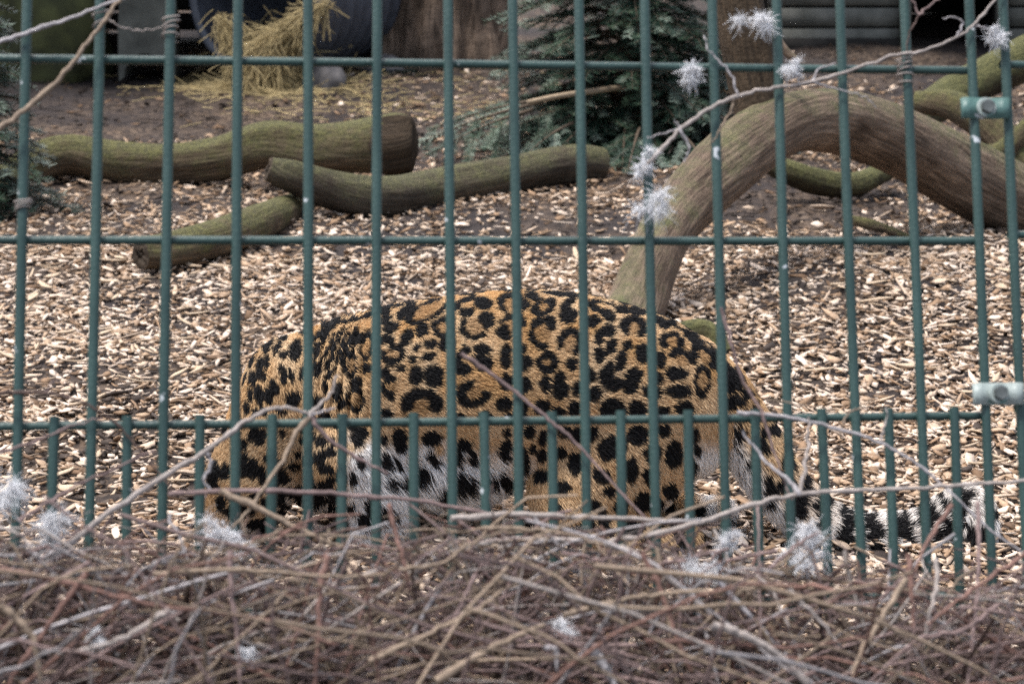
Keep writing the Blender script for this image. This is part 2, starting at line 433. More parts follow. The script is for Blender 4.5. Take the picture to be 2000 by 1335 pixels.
# ------------------------------------------------------------------ logs
def log_mesh(name, path, nseg=70, k=36, rough=0.06, seed=0.0, grooves=0.05, flat=1.0):
    P = np.array([p[:3] for p in path]); R = np.array([p[3] for p in path])
    S = catmull(np.column_stack([P, R]), nseg); P, R = S[:, :3], np.abs(S[:, 3])
    T, Nn, B = frames(P)
    s = np.concatenate([[0], np.cumsum(np.linalg.norm(np.diff(P, axis=0), axis=1))])
    a = np.arange(k) * 2 * math.pi / k
    V = np.zeros((nseg, k, 3)); UV = np.zeros((nseg, k, 2))
    for i in range(nseg):
        for j in range(k):
            ca, sa = math.cos(a[j]), math.sin(a[j])
            d = rough * 2.0 * mnoise.noise((ca * 1.1 + seed, sa * 1.1, s[i] * 3.0)) + grooves * mnoise.noise((ca * 5 + seed, sa * 5, s[i] * 1.6)) + 0.02 * mnoise.noise((ca * 9, sa * 9 + seed, s[i] * 30))
            e = R[i] * (1 + d)
            V[i, j] = P[i] + e * (ca * Nn[i] + sa * B[i])
            UV[i, j] = (s[i] * 2, abs(j / k * 2 - 1) * R[i] * 6)
    V = V.reshape(-1, 3); UV = UV.reshape(-1, 2)
    i = np.arange(nseg - 1)[:, None] * k; j = np.arange(k)[None]; j2 = (j + 1) % k
    F = np.stack([i + j, i + j2, i + k + j2, i + k + j], -1).reshape(-1, 4)
    ends = []
    for e, (row, sg) in enumerate(((0, -1), (nseg - 1, 1))):
        ring = V[row * k:(row + 1) * k]; c = ring.mean(0)
        vs = [ring]
        for f_, out in ((0.9, 0.06), (0.6, 0.08), (0.25, 0.05)):
            rr = c + (ring - c) * f_ + T[row] * sg * R[row] * (out + 0.06 * rng.normal(0, 1, (k, 1)))
            vs.append(rr)
        vs.append(c[None] + T[row] * sg * R[row] * 0.04)
        EV = np.vstack(vs); EF = []
        for q in range(3):
            for m_ in range(k):
                m2 = (m_ + 1) % k
                EF.append([q * k + m_, q * k + m2, (q + 1) * k + m2, (q + 1) * k + m_] if sg > 0 else [q * k + m_, (q + 1) * k + m_, (q + 1) * k + m2, q * k + m2])
        cc = len(EV) - 1
        for m_ in range(0, k, 2):
            EF.append([3 * k + m_, 3 * k + (m_ + 1) % k, 3 * k + (m_ + 2) % k, cc])
        ends.append((EV, np.array(EF)))
    return V, F, UV, ends
def log_thing(name, parts, label, cat="log", group=None):
    """parts: list of (part name, path in survey px, material, kwargs)"""
    first = parts[0][1]
    base = at(*first[len(first) // 2][:3]); base[2] = 0
    root = empty(name, base)
    for pn, path, mat, kw in parts:
        pts = []
        for (px, py, Y, rpx) in path:
            q = at(px, py, Y); zc = (q - CAM) @ np.array([0, CS, -SN])
            pts.append((*q, rpx * zc / FPX))
        V, F, UV, ends = log_mesh(pn, pts, **kw)
        o = add(pn, mesh_np(pn, V - base, F, smooth=True, uv=UV), mat, root)
        for EV, EF in ends:
            add("cut_end", mesh_np("cut_end", EV - base, EF), M_END, o)
    tag(root, label, cat, group)
    return root
log_thing("mossy_log", [("stem", [(-60, 395, 8.6, 30), (20, 350, 8.7, 34), (80, 315, 8.8, 40), (140, 302, 8.85, 42), (230, 318, 8.85, 44), (330, 322, 8.85, 40), (430, 308, 8.85, 42), (520, 282, 8.85, 46), (610, 290, 8.85, 48), (700, 285, 8.85, 52), (775, 278, 8.85, 58), (800, 278, 8.85, 50)], M_LOG, dict(seed=1.0, grooves=0.09)), ("end_knob", [(735, 284, 8.84, 46), (762, 283, 8.82, 60), (788, 281, 8.8, 64), (806, 281, 8.8, 52), (814, 281, 8.8, 26)], M_LIMB, dict(seed=41.0, nseg=26, k=32, rough=0.10, grooves=0.3)),],
          "long wavy mossy log with a dark knobbly end, resting across the thinner logs")
log_thing("curved_log", [("stem", [(525, 330, 8.0, 24), (570, 345, 8.02, 32), (650, 372, 8.1, 38), (740, 385, 8.2, 41), (840, 374, 8.4, 40), (950, 352, 8.5, 40), (1060, 328, 8.68, 38), (1130, 318, 8.8, 36), (1172, 322, 8.85, 34)], M_LOGB, dict(seed=4.0)),],
          "smooth olive grey curved log lying in front of the wavy mossy log")
log_thing("short_log", [("stem", [(275, 496, 6.98, 31), (330, 490, 7.05, 35), (420, 466, 7.25, 37), (500, 436, 7.6, 35), (560, 412, 8.05, 32), (610, 402, 8.4, 28)], M_LOG, dict(seed=9.0)),],
          "short mossy log poking out from under the curved log onto the chips")
log_thing("arched_log", [
    ("trunk", [(1222, 640, 6.25, 56), (1240, 600, 6.35, 56), (1262, 540, 6.45, 54), (1312, 440, 6.65, 54), (1385, 352, 6.85, 60), (1465, 282, 7.05, 62), (1550, 236, 7.2, 60), (1640, 236, 7.4, 62), (1740, 270, 7.6, 68), (1850, 325, 7.8, 74), (1950, 376, 7.95, 74), (2060, 430, 8.1, 70), (2200, 480, 8.3, 60)], M_ARCH, dict(seed=2.5, nseg=100, k=44, grooves=0.07)),
    ("upright_limb", [(1490, 262, 7.15, 46), (1478, 190, 7.2, 50), (1458, 90, 7.25, 52), (1442, 0, 7.3, 52), (1425, -160, 7.35, 48), (1405, -420, 7.4, 42), (1400, -700, 7.4, 36)], M_LIMB, dict(seed=5.5, nseg=60)),
    ("torn_strip", [(1512, 60, 7.15, 4), (1525, 85, 7.13, 7), (1540, 105, 7.12, 8), (1562, 118, 7.1, 3)], M_ARCH, dict(seed=6.5, nseg=12, k=8))],
    "big bare tan log arching over the ground, with a dark upright limb", "log")
log_thing("mossy_root", [("stem", [(1280, 690, 6.0, 20), (1330, 655, 6.05, 26), (1380, 648, 6.05, 24), (1420, 690, 6.0, 16)], M_GREEN, dict(seed=7.0, nseg=30, k=24)),],
          "low mossy root hump showing just over the rump of the leopard", "root")
log_thing("green_log", [("stem", [(1500, 318, 8.25, 20), (1545, 338, 8.25, 24), (1600, 356, 8.3, 26), (1670, 360, 8.4, 24), (1740, 330, 8.6, 18)], M_GREEN, dict(seed=11.0, nseg=40)),],
          "small bright mossy log lying beneath the arched log")
log_thing("fallen_branch", [("stem", [(1655, 428, 7.75, 9), (1700, 438, 7.7, 11), (1745, 452, 7.6, 8), (1790, 470, 7.5, 4)], M_LOG, dict(seed=13.0, nseg=24, k=14)),],
          "thin dark mossy branch end on the soil under the arched log", "branch")
log_thing("rear_log", [("stem", [(1770, 245, 9.6, 30), (1850, 190, 9.9, 38), (1950, 140, 10.1, 42), (2080, 80, 10.3, 44)], M_GREEN, dict(seed=15.0, nseg=40)),],
          "yellow green mossy log slanting up behind the arched log")
log_thing("forked_log", [("stem", [(1790, 200, 9.2, 22), (1860, 205, 9.1, 30), (1935, 250, 9.0, 34), (1985, 310, 8.9, 34), (2060, 380, 8.8, 32)], M_LOG, dict(seed=17.0, nseg=40)),
                        ("side_branch", [(1925, 300, 8.85, 16), (1960, 292, 8.85, 20), (2010, 250, 8.9, 22), (2080, 200, 9.0, 22)], M_LOG, dict(seed=18.0, nseg=30))],
          "dark forked mossy log behind the clamped fence joint")

# ------------------------------------------------------------------ trunk, shelter, barrel, stones at the back
def tree(px, Y, rpx, label):
    b = at(px, 0, Y); b[2] = 0
    root = empty("tree", b)
    r = rpx * 12.6 / FPX
    path = [(b[0], b[1], -0.1, r * 1.3), (b[0], b[1], 0.1, r * 1.12), (b[0], b[1], 0.5, r), (b[0] + 0.03, b[1], 1.5, r * 0.9), (b[0] - 0.05, b[1], 3.2, r * 0.75), (b[0] + 0.1, b[1], 5.5, r * 0.5), (b[0], b[1], 7.5, r * 0.15)]
    V, F, UV, ends = log_mesh("trunk", path, nseg=110, k=64, rough=0.05, seed=21, grooves=0.4)
    add("trunk", mesh_np("trunk", V - b, F, smooth=True, uv=UV), M_TRUNK, root)
    for k in range(7):
        a = k * 2.4; z0 = 3.0 + 0.6 * k; ln = 1.8 - 0.15 * k
        q = [np.array([b[0], b[1], z0]) + t * ln * np.array([math.cos(a), math.sin(a), 0.5 + 0.3 * t]) for t in (0, 0.35, 0.7, 1)]
        V, F, UV, ends = log_mesh("limb", [(*p, rr) for p, rr in zip(q, (0.09, 0.06, 0.035, 0.008))], nseg=14, k=10, seed=30 + k)
        add("limb", mesh_np("limb", V - b, F, smooth=True, uv=UV), M_TRUNK, root)
    tag(root, label, "tree")
tree(872, 12.7, 112, "thick tree trunk with ridged brown bark beside the straw-filled barrel")

def boards_wall(name, x0, x1, Y, z1, mat, label, dark=None, hb=0.125, gap=None):
    root = empty(name, ((x0 + x1) / 2, Y, 0)); L0 = np.array(root.location)
    z = 0.02; i = 0
    while z < z1:
        spans = [(x0, x1)]
        if gap and z < gap[2]: spans = [(x0, gap[0]), (gap[1], x1)]
        for (a, b) in spans:
            V, F = boxvf((a, Y + rng.normal(0, 0.003), z), (b, Y + 0.03, z + hb - 0.012 - 0.004 * rng.random()))
            add("board", mesh_np("board", V - L0, F), mat, root)
        z += hb; i += 1
    return root, L0
xa = at(1500, 50, 13.6)[0]; xb = at(2330, 50, 13.6)[0]
g0, g1 = at(1778, 30, 13.6)[0], at(1945, 30, 13.6)[0]
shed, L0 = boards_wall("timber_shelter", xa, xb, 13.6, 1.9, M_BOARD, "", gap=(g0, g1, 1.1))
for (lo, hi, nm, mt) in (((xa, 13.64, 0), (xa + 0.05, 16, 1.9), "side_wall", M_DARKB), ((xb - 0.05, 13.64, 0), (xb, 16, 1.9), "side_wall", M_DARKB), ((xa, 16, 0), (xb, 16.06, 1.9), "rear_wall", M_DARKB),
                         ((xa - 0.3, 13.0, 1.92), (xb + 0.3, 16.3, 1.99), "roof", M_DARKB), ((g0 - 0.06, 13.57, 0), (g0, 13.68, 1.12), "door_post", M_BOARD), ((g1, 13.57, 0), (g1 + 0.06, 13.68, 1.12), "door_post", M_BOARD), ((xa - 0.02, 13.58, -0.02), (g0 - 0.07, 13.7, 0.075), "dark_gap_strip", M_DARKB)):  # the low dark strip paints in the shadowed gap under the boards
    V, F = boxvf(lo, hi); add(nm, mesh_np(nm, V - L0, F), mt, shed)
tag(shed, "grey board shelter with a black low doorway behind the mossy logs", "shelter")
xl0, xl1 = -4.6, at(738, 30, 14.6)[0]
lean, L0 = boards_wall("shade_lean_to", xl0, xl1, 14.6, 1.5, M_DARKB, "")  # added for its shade: an unseen low roof keeps the rear left black
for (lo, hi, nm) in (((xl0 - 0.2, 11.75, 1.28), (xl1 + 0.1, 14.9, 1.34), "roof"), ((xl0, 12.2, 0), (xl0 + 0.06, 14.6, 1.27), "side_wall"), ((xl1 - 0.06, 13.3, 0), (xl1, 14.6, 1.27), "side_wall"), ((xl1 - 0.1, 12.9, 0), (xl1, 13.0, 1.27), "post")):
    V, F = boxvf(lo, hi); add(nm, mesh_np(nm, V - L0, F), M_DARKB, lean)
tag(lean, "added dark timber lean-to that shades the barrel and stones", "shelter")

def lathe(prof, k=48):
    a = np.arange(k) * 2 * math.pi / k
    V = np.array([[r * math.cos(t), x, r * math.sin(t)] for (x, r) in prof for t in a])
    n = len(prof); i = np.arange(n - 1)[:, None] * k; j = np.arange(k)[None]; j2 = (j + 1) % k
    return V, np.stack([i + j, i + k + j, i + k + j2, i + j2], -1).reshape(-1, 4)
bR = 0.40
bc = at(500, 125, 11.95); bcz = bR + 0.06
barrel = empty("barrel", (bc[0], bc[1], 0))
yaw = math.radians(-27)
def turn(V):
    c, s = math.cos(yaw), math.sin(yaw)
    return np.stack([V[:, 0] * c - V[:, 1] * s, V[:, 0] * s + V[:, 1] * c, V[:, 2] + bcz], -1)
prof = [(0.0, bR - 0.03), (-0.012, bR - 0.015), (-0.012, bR + 0.005), (0.0, bR + 0.02), (0.02, bR + 0.02)]
for q in range(9):
    x = 0.05 + q * 0.1
    prof += [(x, bR), (x + 0.03, bR), (x + 0.045, bR + 0.028), (x + 0.075, bR + 0.028), (x + 0.09, bR)]
prof += [(1.0, bR), (1.0, 0.02)]
V, F = lathe(prof); add("shell", mesh_np("shell", turn(V), F, smooth=False), M_PIPE, barrel)
V, F = lathe([(0.0, bR - 0.03), (0.5, bR - 0.035), (0.97, bR - 0.035), (0.98, 0.02)]); add("lining", mesh_np("lining", turn(V), F[:, ::-1], smooth=True), M_PIPE, barrel)
tag(barrel, "blue black ribbed plastic barrel on its side, stuffed with straw", "barrel")

def lump(name, c, rad, mat, label, cat, seed, amp=0.25, sub=28):
    u = np.linspace(0, math.pi, sub); v = np.arange(sub * 2) * math.pi / sub
    U, W = np.meshgrid(u, v, indexing='ij')
    D = np.stack([np.sin(U) * np.cos(W), np.sin(U) * np.sin(W), np.cos(U)], -1).reshape(-1, 3)
    d = np.array([1 + amp * mnoise.noise(tuple(p * 1.3 + seed)) + amp * 0.5 * mnoise.noise(tuple(p * 3.2 + seed)) + 0.2 * amp * mnoise.noise(tuple(p * 8 + seed)) for p in D])
    V = D * d[:, None] * np.array(rad); k = sub * 2
    i = np.arange(sub - 1)[:, None] * k; j = np.arange(k)[None]; j2 = (j + 1) % k
    F = np.stack([i + j, i + k + j, i + k + j2, i + j2], -1).reshape(-1, 4)
    o = add(name, mesh_np(name, V, F, smooth=True, uv=(D[:, :2] * 0.5)), mat, loc=c)
    return tag(o, label, cat)
p = at(90, 110, 12.2)
lump("boulder", (p[0] - 0.06, 12.4, 0.22), (0.40, 0.34, 0.46), M_MOSSROCK, "big mossy green boulder in the dark by the added lean-to", "boulder", 3.3)
p = at(20, 60, 12.6)
lump("boulder", (p[0] - 0.35, 12.9, 0.2), (0.3, 0.3, 0.5), M_STONE, "tall grey boulder beside the big mossy one", "boulder", 8.3)
p = at(632, 120, 11.7)
lump("stone", (p[0], 11.75, 0.03), (0.11, 0.09, 0.13), M_STONE, "round grey stone at the foot of the straw-filled barrel", "stone", 5.1, 0.2, 18)
p = at(750, 120, 12.2)
lump("stone", (p[0], 12.3, 0.02), (0.12, 0.1, 0.1), M_STONE, "low dark stone between the barrel and the tree trunk", "stone", 6.7, 0.2, 18)
# concrete block with an arched notch
x0, x1 = at(228, 60, 12.1)[0], at(335, 60, 12.1)[0]
w = x1 - x0; arch = []
prof = [(0, 0), (0.02 * w, 0.28), (0.17 * w, 0.75), (0.9 * w, 0.75), (w, 0.28), (w, 0)]
inner = [(w * (0.5 + 0.40 * math.cos(t)), 0.02 + 0.13 * math.sin(t)) for t in np.linspace(0, math.pi, 10)]
outl = np.array(prof + inner)
import bmesh
bm = bmesh.new()
vs = [bm.verts.new((a - w / 2, 0, z)) for a, z in outl]
f = bm.faces.new(vs); r = bmesh.ops.extrude_face_region(bm, geom=[f])
bmesh.ops.translate(bm, vec=(0, 0.3, 0), verts=[e for e in r["geom"] if isinstance(e, bmesh.types.BMVert)])
bmesh.ops.recalc_face_normals(bm, faces=bm.faces); me = bpy.data.meshes.new("concrete_block"); bm.to_mesh(me); bm.free()
tag(add("concrete_block", me, M_CONC, loc=((x0 + x1) / 2, 12.1, 0)), "weathered concrete block with an arched hollow at its foot", "block")

# straw: spills from the barrel and lies on the soil
bag = Bag()
def straw_blade(p, d, ln, droop, r=0.0022):
    pts = [p + d * ln * t + np.array([0, 0, -droop * t * t]) for t in (0, 0.5, 1)]
    pts = np.array(pts); pts[:, 2] = np.maximum(pts[:, 2], ground_z(pts[:, 0], pts[:, 1]) + 0.004)
    bag.put(*tube(pts, r, 3, False), np.array([0.45, 0.345, 0.17]) * (0.55 + 0.7 * rng.random()))
ax = np.array([math.sin(yaw) * -1, math.cos(yaw), 0]); fr = np.array([bc[0], bc[1], bcz])
side = np.array([math.cos(yaw), math.sin(yaw), 0])
def strand_bundle(path, n, spread, ln0, follow=0.6):
    S = catmull(np.array(path, float), 40)
    for k in range(n):
        q = S[rng.integers(0, 39)]; q2 = S[min(39, int(rng.integers(1, 40)))]
        i_ = rng.integers(0, 38); a_, b2 = S[i_], S[i_ + 1]
        px_, py_ = a_[0] + rng.normal(0, spread * a_[3]), a_[1] + rng.normal(0, spread * a_[3])
        p = at(px_, py_, a_[2] + rng.normal(0, 0.03)); d = at(b2[0], b2[1], b2[2]) - at(a_[0], a_[1], a_[2]); d /= np.linalg.norm(d) + 1e-9
        d = d * follow + rng.normal(0, 0.38, 3); d /= np.linalg.norm(d)
        p[2] = max(p[2], 0.02); straw_blade(p, d, ln0 * (0.5 + rng.random()), 0.03)
strand_bundle([(640, 5, 11.75, .8), (600, 35, 11.72, .9), (555, 62, 11.68, 1.0), (515, 88, 11.64, 1.1), (500, 120, 11.6, 1.2), (492, 165, 11.55, 1.6)], 900, 9, 0.12)
strand_bundle([(575, 60, 11.72, 1), (570, 95, 11.7, 1.1), (560, 130, 11.68, 1.2)], 260, 9, 0.1)
strand_bundle([(528, 95, 11.65, 1), (535, 130, 11.62, 1.2), (540, 165, 11.6, 1.5)], 420, 11, 0.1)
strand_bundle([(425, 30, 11.72, .8), (447, 60, 11.7, 1), (462, 95, 11.66, 1.1), (468, 140, 11.62, 1.2)], 380, 8, 0.1)
for k in range(500):        # bedding in the barrel
    p = fr + side * rng.normal(0, 0.14) + ax * (0.4 * rng.random()); p[2] = 0.12 + 0.16 * rng.random()
    d = rng.normal(0, 1, 3) * [1, 1, 0.4]; d /= np.linalg.norm(d)
    straw_blade(p, d, 0.15, 0.02)
for k in range(1100):       # on the soil
    q = gnd(520 + rng.normal(0, 85), 170 + rng.normal(0, 12)); d = rng.normal(0, 1, 3) * [1, 1, 0.12]; d /= np.linalg.norm(d)
    q[2] = ground_z(q[0], q[1]) + 0.008 + 0.02 * rng.random()
    straw_blade(q, d, 0.06 + 0.14 * rng.random(), 0)
for k in range(260):
    q = gnd(720 + rng.normal(0, 160), 195 + rng.normal(0, 25)); d = rng.normal(0, 1, 3) * [1, 1, 0.1]; d /= np.linalg.norm(d)
    q[2] = ground_z(q[0], q[1]) + 0.01; straw_blade(q, d, 0.05 + 0.1 * rng.random(), 0)
straw = add("straw", bag.mesh("straw"), M_STRAW)
tag(straw, "golden straw spilling from the barrel onto the soil", "straw", kind="stuff")

# ------------------------------------------------------------------ fir trees
def needle_spray(path, ln, step=0.0042, nl=0.028, col=None):
    """needles along a twig, both sides; returns quads"""
    P = np.asarray(path, float); s = np.concatenate([[0], np.cumsum(np.linalg.norm(np.diff(P, axis=0), axis=1))])
    n = max(int(s[-1] / step), 4); t = np.linspace(0.05, 1, n) * s[-1]
    Q = np.stack([np.interp(t, s, P[:, i]) for i in range(3)], -1)
    T = np.gradient(Q, axis=0); T /= np.linalg.norm(T, axis=1)[:, None] + 1e-9
    U = np.cross(T, [0, 0, 1.0]); U /= np.linalg.norm(U, axis=1)[:, None] + 1e-9
    W = np.cross(U, T)
    Vs = []
    for sg in (-1, 1):
        a = rng.normal(0.25, 0.35, n)[:, None]
        D = T * 0.55 + sg * U * np.cos(a) + W * np.sin(a); D /= np.linalg.norm(D, axis=1)[:, None]
        side_ = np.cross(D, W); side_ /= np.linalg.norm(side_, axis=1)[:, None] + 1e-9
        l = nl * (0.7 + 0.5 * rng.random((n, 1)))
        Vs.append(np.stack([Q - side_ * 0.0018, Q + side_ * 0.0018, Q + D * l + side_ * 0.0011, Q + D * l - side_ * 0.0011], 1).reshape(-1, 3))
    V = np.vstack(Vs); F = np.arange(len(V)).reshape(-1, 4)
    bright = rng.random()
    base = np.array([0.020, 0.046, 0.030]) if bright < 0.55 else (np.array([0.042, 0.078, 0.046]) if bright < 0.85 else np.array([0.18, 0.23, 0.18]))
    return V, F, base * (0.7 + 0.6 * rng.random((len(V), 1)))
def branch(bagn, bagw, p0, az, ln, droop, dens=0.03, elev=0.1, tw=0.5):
    d = np.array([math.cos(az), math.sin(az), elev]); n = 9
    t = np.linspace(0, 1, n)[:, None]
    P = p0 + d * ln * t + np.array([0, 0, -1.0]) * droop * t ** 2
    P[:, 2] = np.maximum(P[:, 2], ground_z(P[:, 0], P[:, 1]) + 0.02)
    bagw.put(*tube(P, np.linspace(0.011, 0.003, n) * (0.5 + ln * 0.5), 5), np.array([0.11, 0.08, 0.055]))
    bagn.put(*needle_spray(P[3:], ln))
    s = 0.18 * ln
    k = 0
    while s < ln:
        f = s / ln; q = P[0] * 0 + np.array([np.interp(f * (n - 1), np.arange(n), P[:, i]) for i in range(3)])
        sg = 1 if k % 2 else -1
        a2 = az + sg * (0.85 + 0.25 * rng.normal()); l2 = tw * (ln * (1 - f) * 0.75 + 0.06) * (0.7 + 0.5 * rng.random())
        d2 = np.array([math.cos(a2), math.sin(a2), elev - 0.15 + 0.15 * rng.normal()])
        Q = np.array([q + d2 * l2 * u + np.array([0, 0, -0.25 * l2]) * u * u for u in (0, 0.35, 0.7, 1)])
        Q[:, 2] = np.maximum(Q[:, 2], ground_z(Q[:, 0], Q[:, 1]) + 0.015)
        bagn.put(*needle_spray(Q, l2)); bagw.put(*tube(Q, 0.0022, 3, False), np.array([0.09, 0.07, 0.05]))
        s += dens; k += 1
def fir(px, Y, H, R, label, nb=62, extra=()):
    b = at(px, 200, Y); b[2] = 0
    root = empty("fir_tree", b); bn, bw = Bag(), Bag()
    P = np.array([[b[0], b[1], z] for z in np.linspace(-0.05, H, 10)])
    bw.put(*tube(P, np.linspace(0.06, 0.01, 10), 9), np.array([0.12, 0.09, 0.065]))
    for k in range(nb):
        z = 0.08 + (H - 0.12) * (k / nb) ** 1.25; az = k * 2.39996 + rng.normal(0, 0.2)
        ln = R * (1 - 0.85 * z / H) * (0.8 + 0.35 * rng.random())
        branch(bn, bw, np.array([b[0], b[1], z]), az, ln, 0.30 * ln, elev=0.12)
    for (qx, qy, QY, azd, ln) in extra:
        branch(bn, bw, at(qx, qy, QY), math.radians(azd), ln, 0.08, elev=-0.12, dens=0.06, tw=0.6)
    add("trunk", bw.mesh("trunk", b, True), M_TWIG, root); add("crown", bn.mesh("crown", b), M_NEEDLE, root)
    tag(root, label, "fir tree", "cut fir trees set on the ground")
fir(1225, 9.75, 2.1, 0.74, "dark blue green fir tree with drooping sprays beside the arched log", 230,
    extra=((1090, 190, 9.4, 175, 0.55), (1060, 200, 9.3, 205, 0.6), (1040, 215, 9.2, 215, 0.5), (1120, 240, 9.2, 230, 0.35), (1250, 250, 9.2, 260, 0.4), (1330, 260, 9.2, 285, 0.4)))
fir(-55, 8.1, 1.2, 0.36, "small fir tree at the buried end of the long wavy mossy log", 90)
# pale broken branch stub of the fir
q = [at(1030, 200, 9.1), at(1090, 188, 9.15), at(1160, 178, 9.3), at(1260, 165, 9.5)]
V, F = tube(catmull(np.array(q), 14), np.linspace(0.010, 0.014, 14), 8)
tag(add("broken_branch", mesh_np("broken_branch", V - q[0], F, np.broadcast_to([0.36, 0.27, 0.18], (len(V), 3)), True), M_TWIG, loc=q[0]), "pale peeled branch stub sticking out of the fir tree", "branch")
b_ = gnd(765, 152); bn = Bag(); bw = Bag()
for k in range(6): branch(bn, bw, np.array([b_[0], b_[1], 0.02]), k * 1.05, 0.13, 0.02, dens=0.03)
tuft = empty("fir_sprig", b_); add("needles", bn.mesh("needles", b_), M_NEEDLE, tuft); add("stem", bw.mesh("stem", b_), M_TWIG, tuft)
tag(tuft, "small green fir sprig lying on chips before the tree trunk", "sprig")

# ------------------------------------------------------------------ leopard
YL = 4.45                                    # depth of its middle plane
KX = (at(1100, 800, YL) - at(1000, 800, YL))[0] / 100      # metres per survey px at that plane
def LP(px, py, yo=0.0):
    return at(px, py, YL) + np.array([0, yo, 0])
def sphere_vf(c, r3, rot=0.0, n=14):
    u = np.linspace(0.0, math.pi, n); v = np.arange(2 * n) * math.pi / n
    U, W = np.meshgrid(u, v, indexing='ij')
    D = np.stack([np.sin(U) * np.cos(W), np.sin(U) * np.sin(W), np.cos(U)], -1).reshape(-1, 3) * np.asarray(r3)
    cr, sr = math.cos(rot), math.sin(rot)
    D = np.stack([D[:, 0] * cr - D[:, 2] * sr, D[:, 1], D[:, 0] * sr + D[:, 2] * cr], -1)
    k = 2 * n; i = np.arange(n - 1)[:, None] * k; j = np.arange(k)[None]; j2 = (j + 1) % k
    return D + c, np.stack([i + j, i + k + j, i + k + j2, i + j2], -1).reshape(-1, 4)
lb = Bag()
def chain(pts, flat=0.8, dens=10):
    """pts: (px,py,r px, y offset m); stacked spheres along a spline make one tapering limb"""
    S = catmull(np.array(pts, float), max(2, (len(pts) - 1) * dens))
    for (px, py, r, yo) in S:
        R = r * KX; lb.put(*sphere_vf(LP(px, py, yo), (R, R * flat, R)))
# spine from nape to rump
chain([(578, 752, 100, -0.02), (640, 770, 132, -0.01), (720, 772, 160, 0), (800, 766, 174, 0), (900, 758, 180, 0), (1000, 750, 182, 0), (1100, 750, 178, 0), (1180, 762, 172, 0), (1250, 780, 166, 0), (1295, 800, 148, 0), (1322, 808, 122, 0)], 0.80, 8)
# shoulder blade, belly, thighs
lb.put(*sphere_vf(LP(690, 790, -0.045), (105 * KX, 0.09, 150 * KX), 0.1))
lb.put(*sphere_vf(LP(690, 790, 0.045), (105 * KX, 0.09, 150 * KX), 0.1))
lb.put(*sphere_vf(LP(870, 872, 0), (185 * KX, 0.12, 105 * KX)))
for sgn in (-1, 1):
    lb.put(*sphere_vf(LP(1213, 850, 0.062 * sgn), (146 * KX, 0.085, 160 * KX), -0.25))
    lb.put(*sphere_vf(LP(1140, 925, 0.075 * sgn), (115 * KX, 0.07, 95 * KX), 0.4))
lb.put(*sphere_vf(LP(640, 915, 0.02), (100 * KX, 0.10, 85 * KX)))
# near hind leg folded under, hock and paw
for sgn, dx in ((-1, 0), (1, 70)):
    chain([(1120 + dx * .3, 960, 66, 0.09 * sgn), (1180 + dx * .5, 1010, 52, 0.10 * sgn), (1290 + dx * .8, 1030, 40, 0.095 * sgn), (1335 + dx, 1035, 34, 0.09 * sgn)], 0.9, 7)
    chain([(1335 + dx, 1030, 34, 0.09 * sgn), (1300 + dx, 1062, 28, 0.092 * sgn), (1230 + dx, 1078, 27, 0.095 * sgn), (1190 + dx, 1080, 30, 0.095 * sgn)], 0.95, 7)
    # forelegs: upper arm back to elbow, forearm down to paw
    chain([(690, 860, 88, 0.085 * sgn), (740, 945, 58, 0.095 * sgn), (745, 985, 44, 0.095 * sgn), (700 + dx * .4, 1030, 37, 0.095 * sgn), (655 + dx * .4, 1066, 33, 0.095 * sgn), (620 + dx * .4, 1078, 31, 0.095 * sgn)], 0.95, 7)
# neck bends down to a lowered head
chain([(578, 752, 100, -0.02), (545, 810, 92, -0.03), (515, 880, 86, -0.045), (492, 930, 84, -0.055)], 0.85, 8)
chain([(492, 935, 84, -0.055), (468, 985, 62, -0.06), (448, 1022, 46, -0.06)], 0.9, 8)
for (ex, ey, eo) in ((436, 905, -0.10), (470, 868, 0.03)):       # ears
    lb.put(*sphere_vf(LP(ex, ey, eo), (24 * KX, 0.014, 30 * KX), 0.5, 10))
TAILPTS = [(1330, 740, 92, 0.0), (1385, 760, 66, 0.0), (1432, 815, 56, 0.0), (1478, 880, 53, -0.005), (1520, 942, 50, -0.01), (1580, 1000, 45, -0.02), (1650, 1035, 42, -0.03), (1730, 1042, 42, -0.035), (1800, 1030, 42, -0.03), (1852, 1002, 42, -0.025), (1886, 985, 40, -0.03), (1898, 1010, 36, -0.05), (1890, 1036, 28, -0.07)]
chain(TAILPTS, 1.0, 9)
tmp = add("leopard_build", lb.mesh("leopard_build"), None)
rm = tmp.modifiers.new("r", 'REMESH'); rm.mode = 'VOXEL'; rm.voxel_size = 0.0075
sm = tmp.modifiers.new("s", 'SMOOTH'); sm.factor = 0.6; sm.iterations = 16
bpy.context.view_layer.update()
body = bpy.data.meshes.new_from_object(tmp.evaluated_get(bpy.context.evaluated_depsgraph_get()))
bpy.data.objects.remove(tmp)
nv = len(body.vertices); BV = np.zeros(nv * 3, np.float32); body.vertices.foreach_get("co", BV); BV = BV.reshape(-1, 3).astype(float)
BN = np.zeros(nv * 3, np.float32); body.vertices.foreach_get("normal", BN); BN = BN.reshape(-1, 3).astype(float)
# side chart of the animal: oblique profile coordinates, the far flank mirrors the near one
OBL = math.tan(math.radians(16.5))
_r0 = LP(1000, 800, -0.13)
def _pp(p):
    d = p - CAM; zc = d[1] * CS - d[2] * SN
    return np.array([1000 + FPX * d[0] / zc, 667.5 - FPX * (d[1] * SN + d[2] * CS) / zc])
_b = _pp(_r0); _ax = (_pp(_r0 + [0.01, 0, 0]) - _b)[0] / 0.01; _az = (_pp(_r0 + [0, 0, 0.01]) - _b)[1] / 0.01
def chart(P):
    y = -np.abs(P[:, 1] - YL)
    t = P[:, 2] + (y + 0.13) * OBL
    return 1000 + (P[:, 0] - 0) * _ax, _b[1] + (t - _r0[2]) * _az
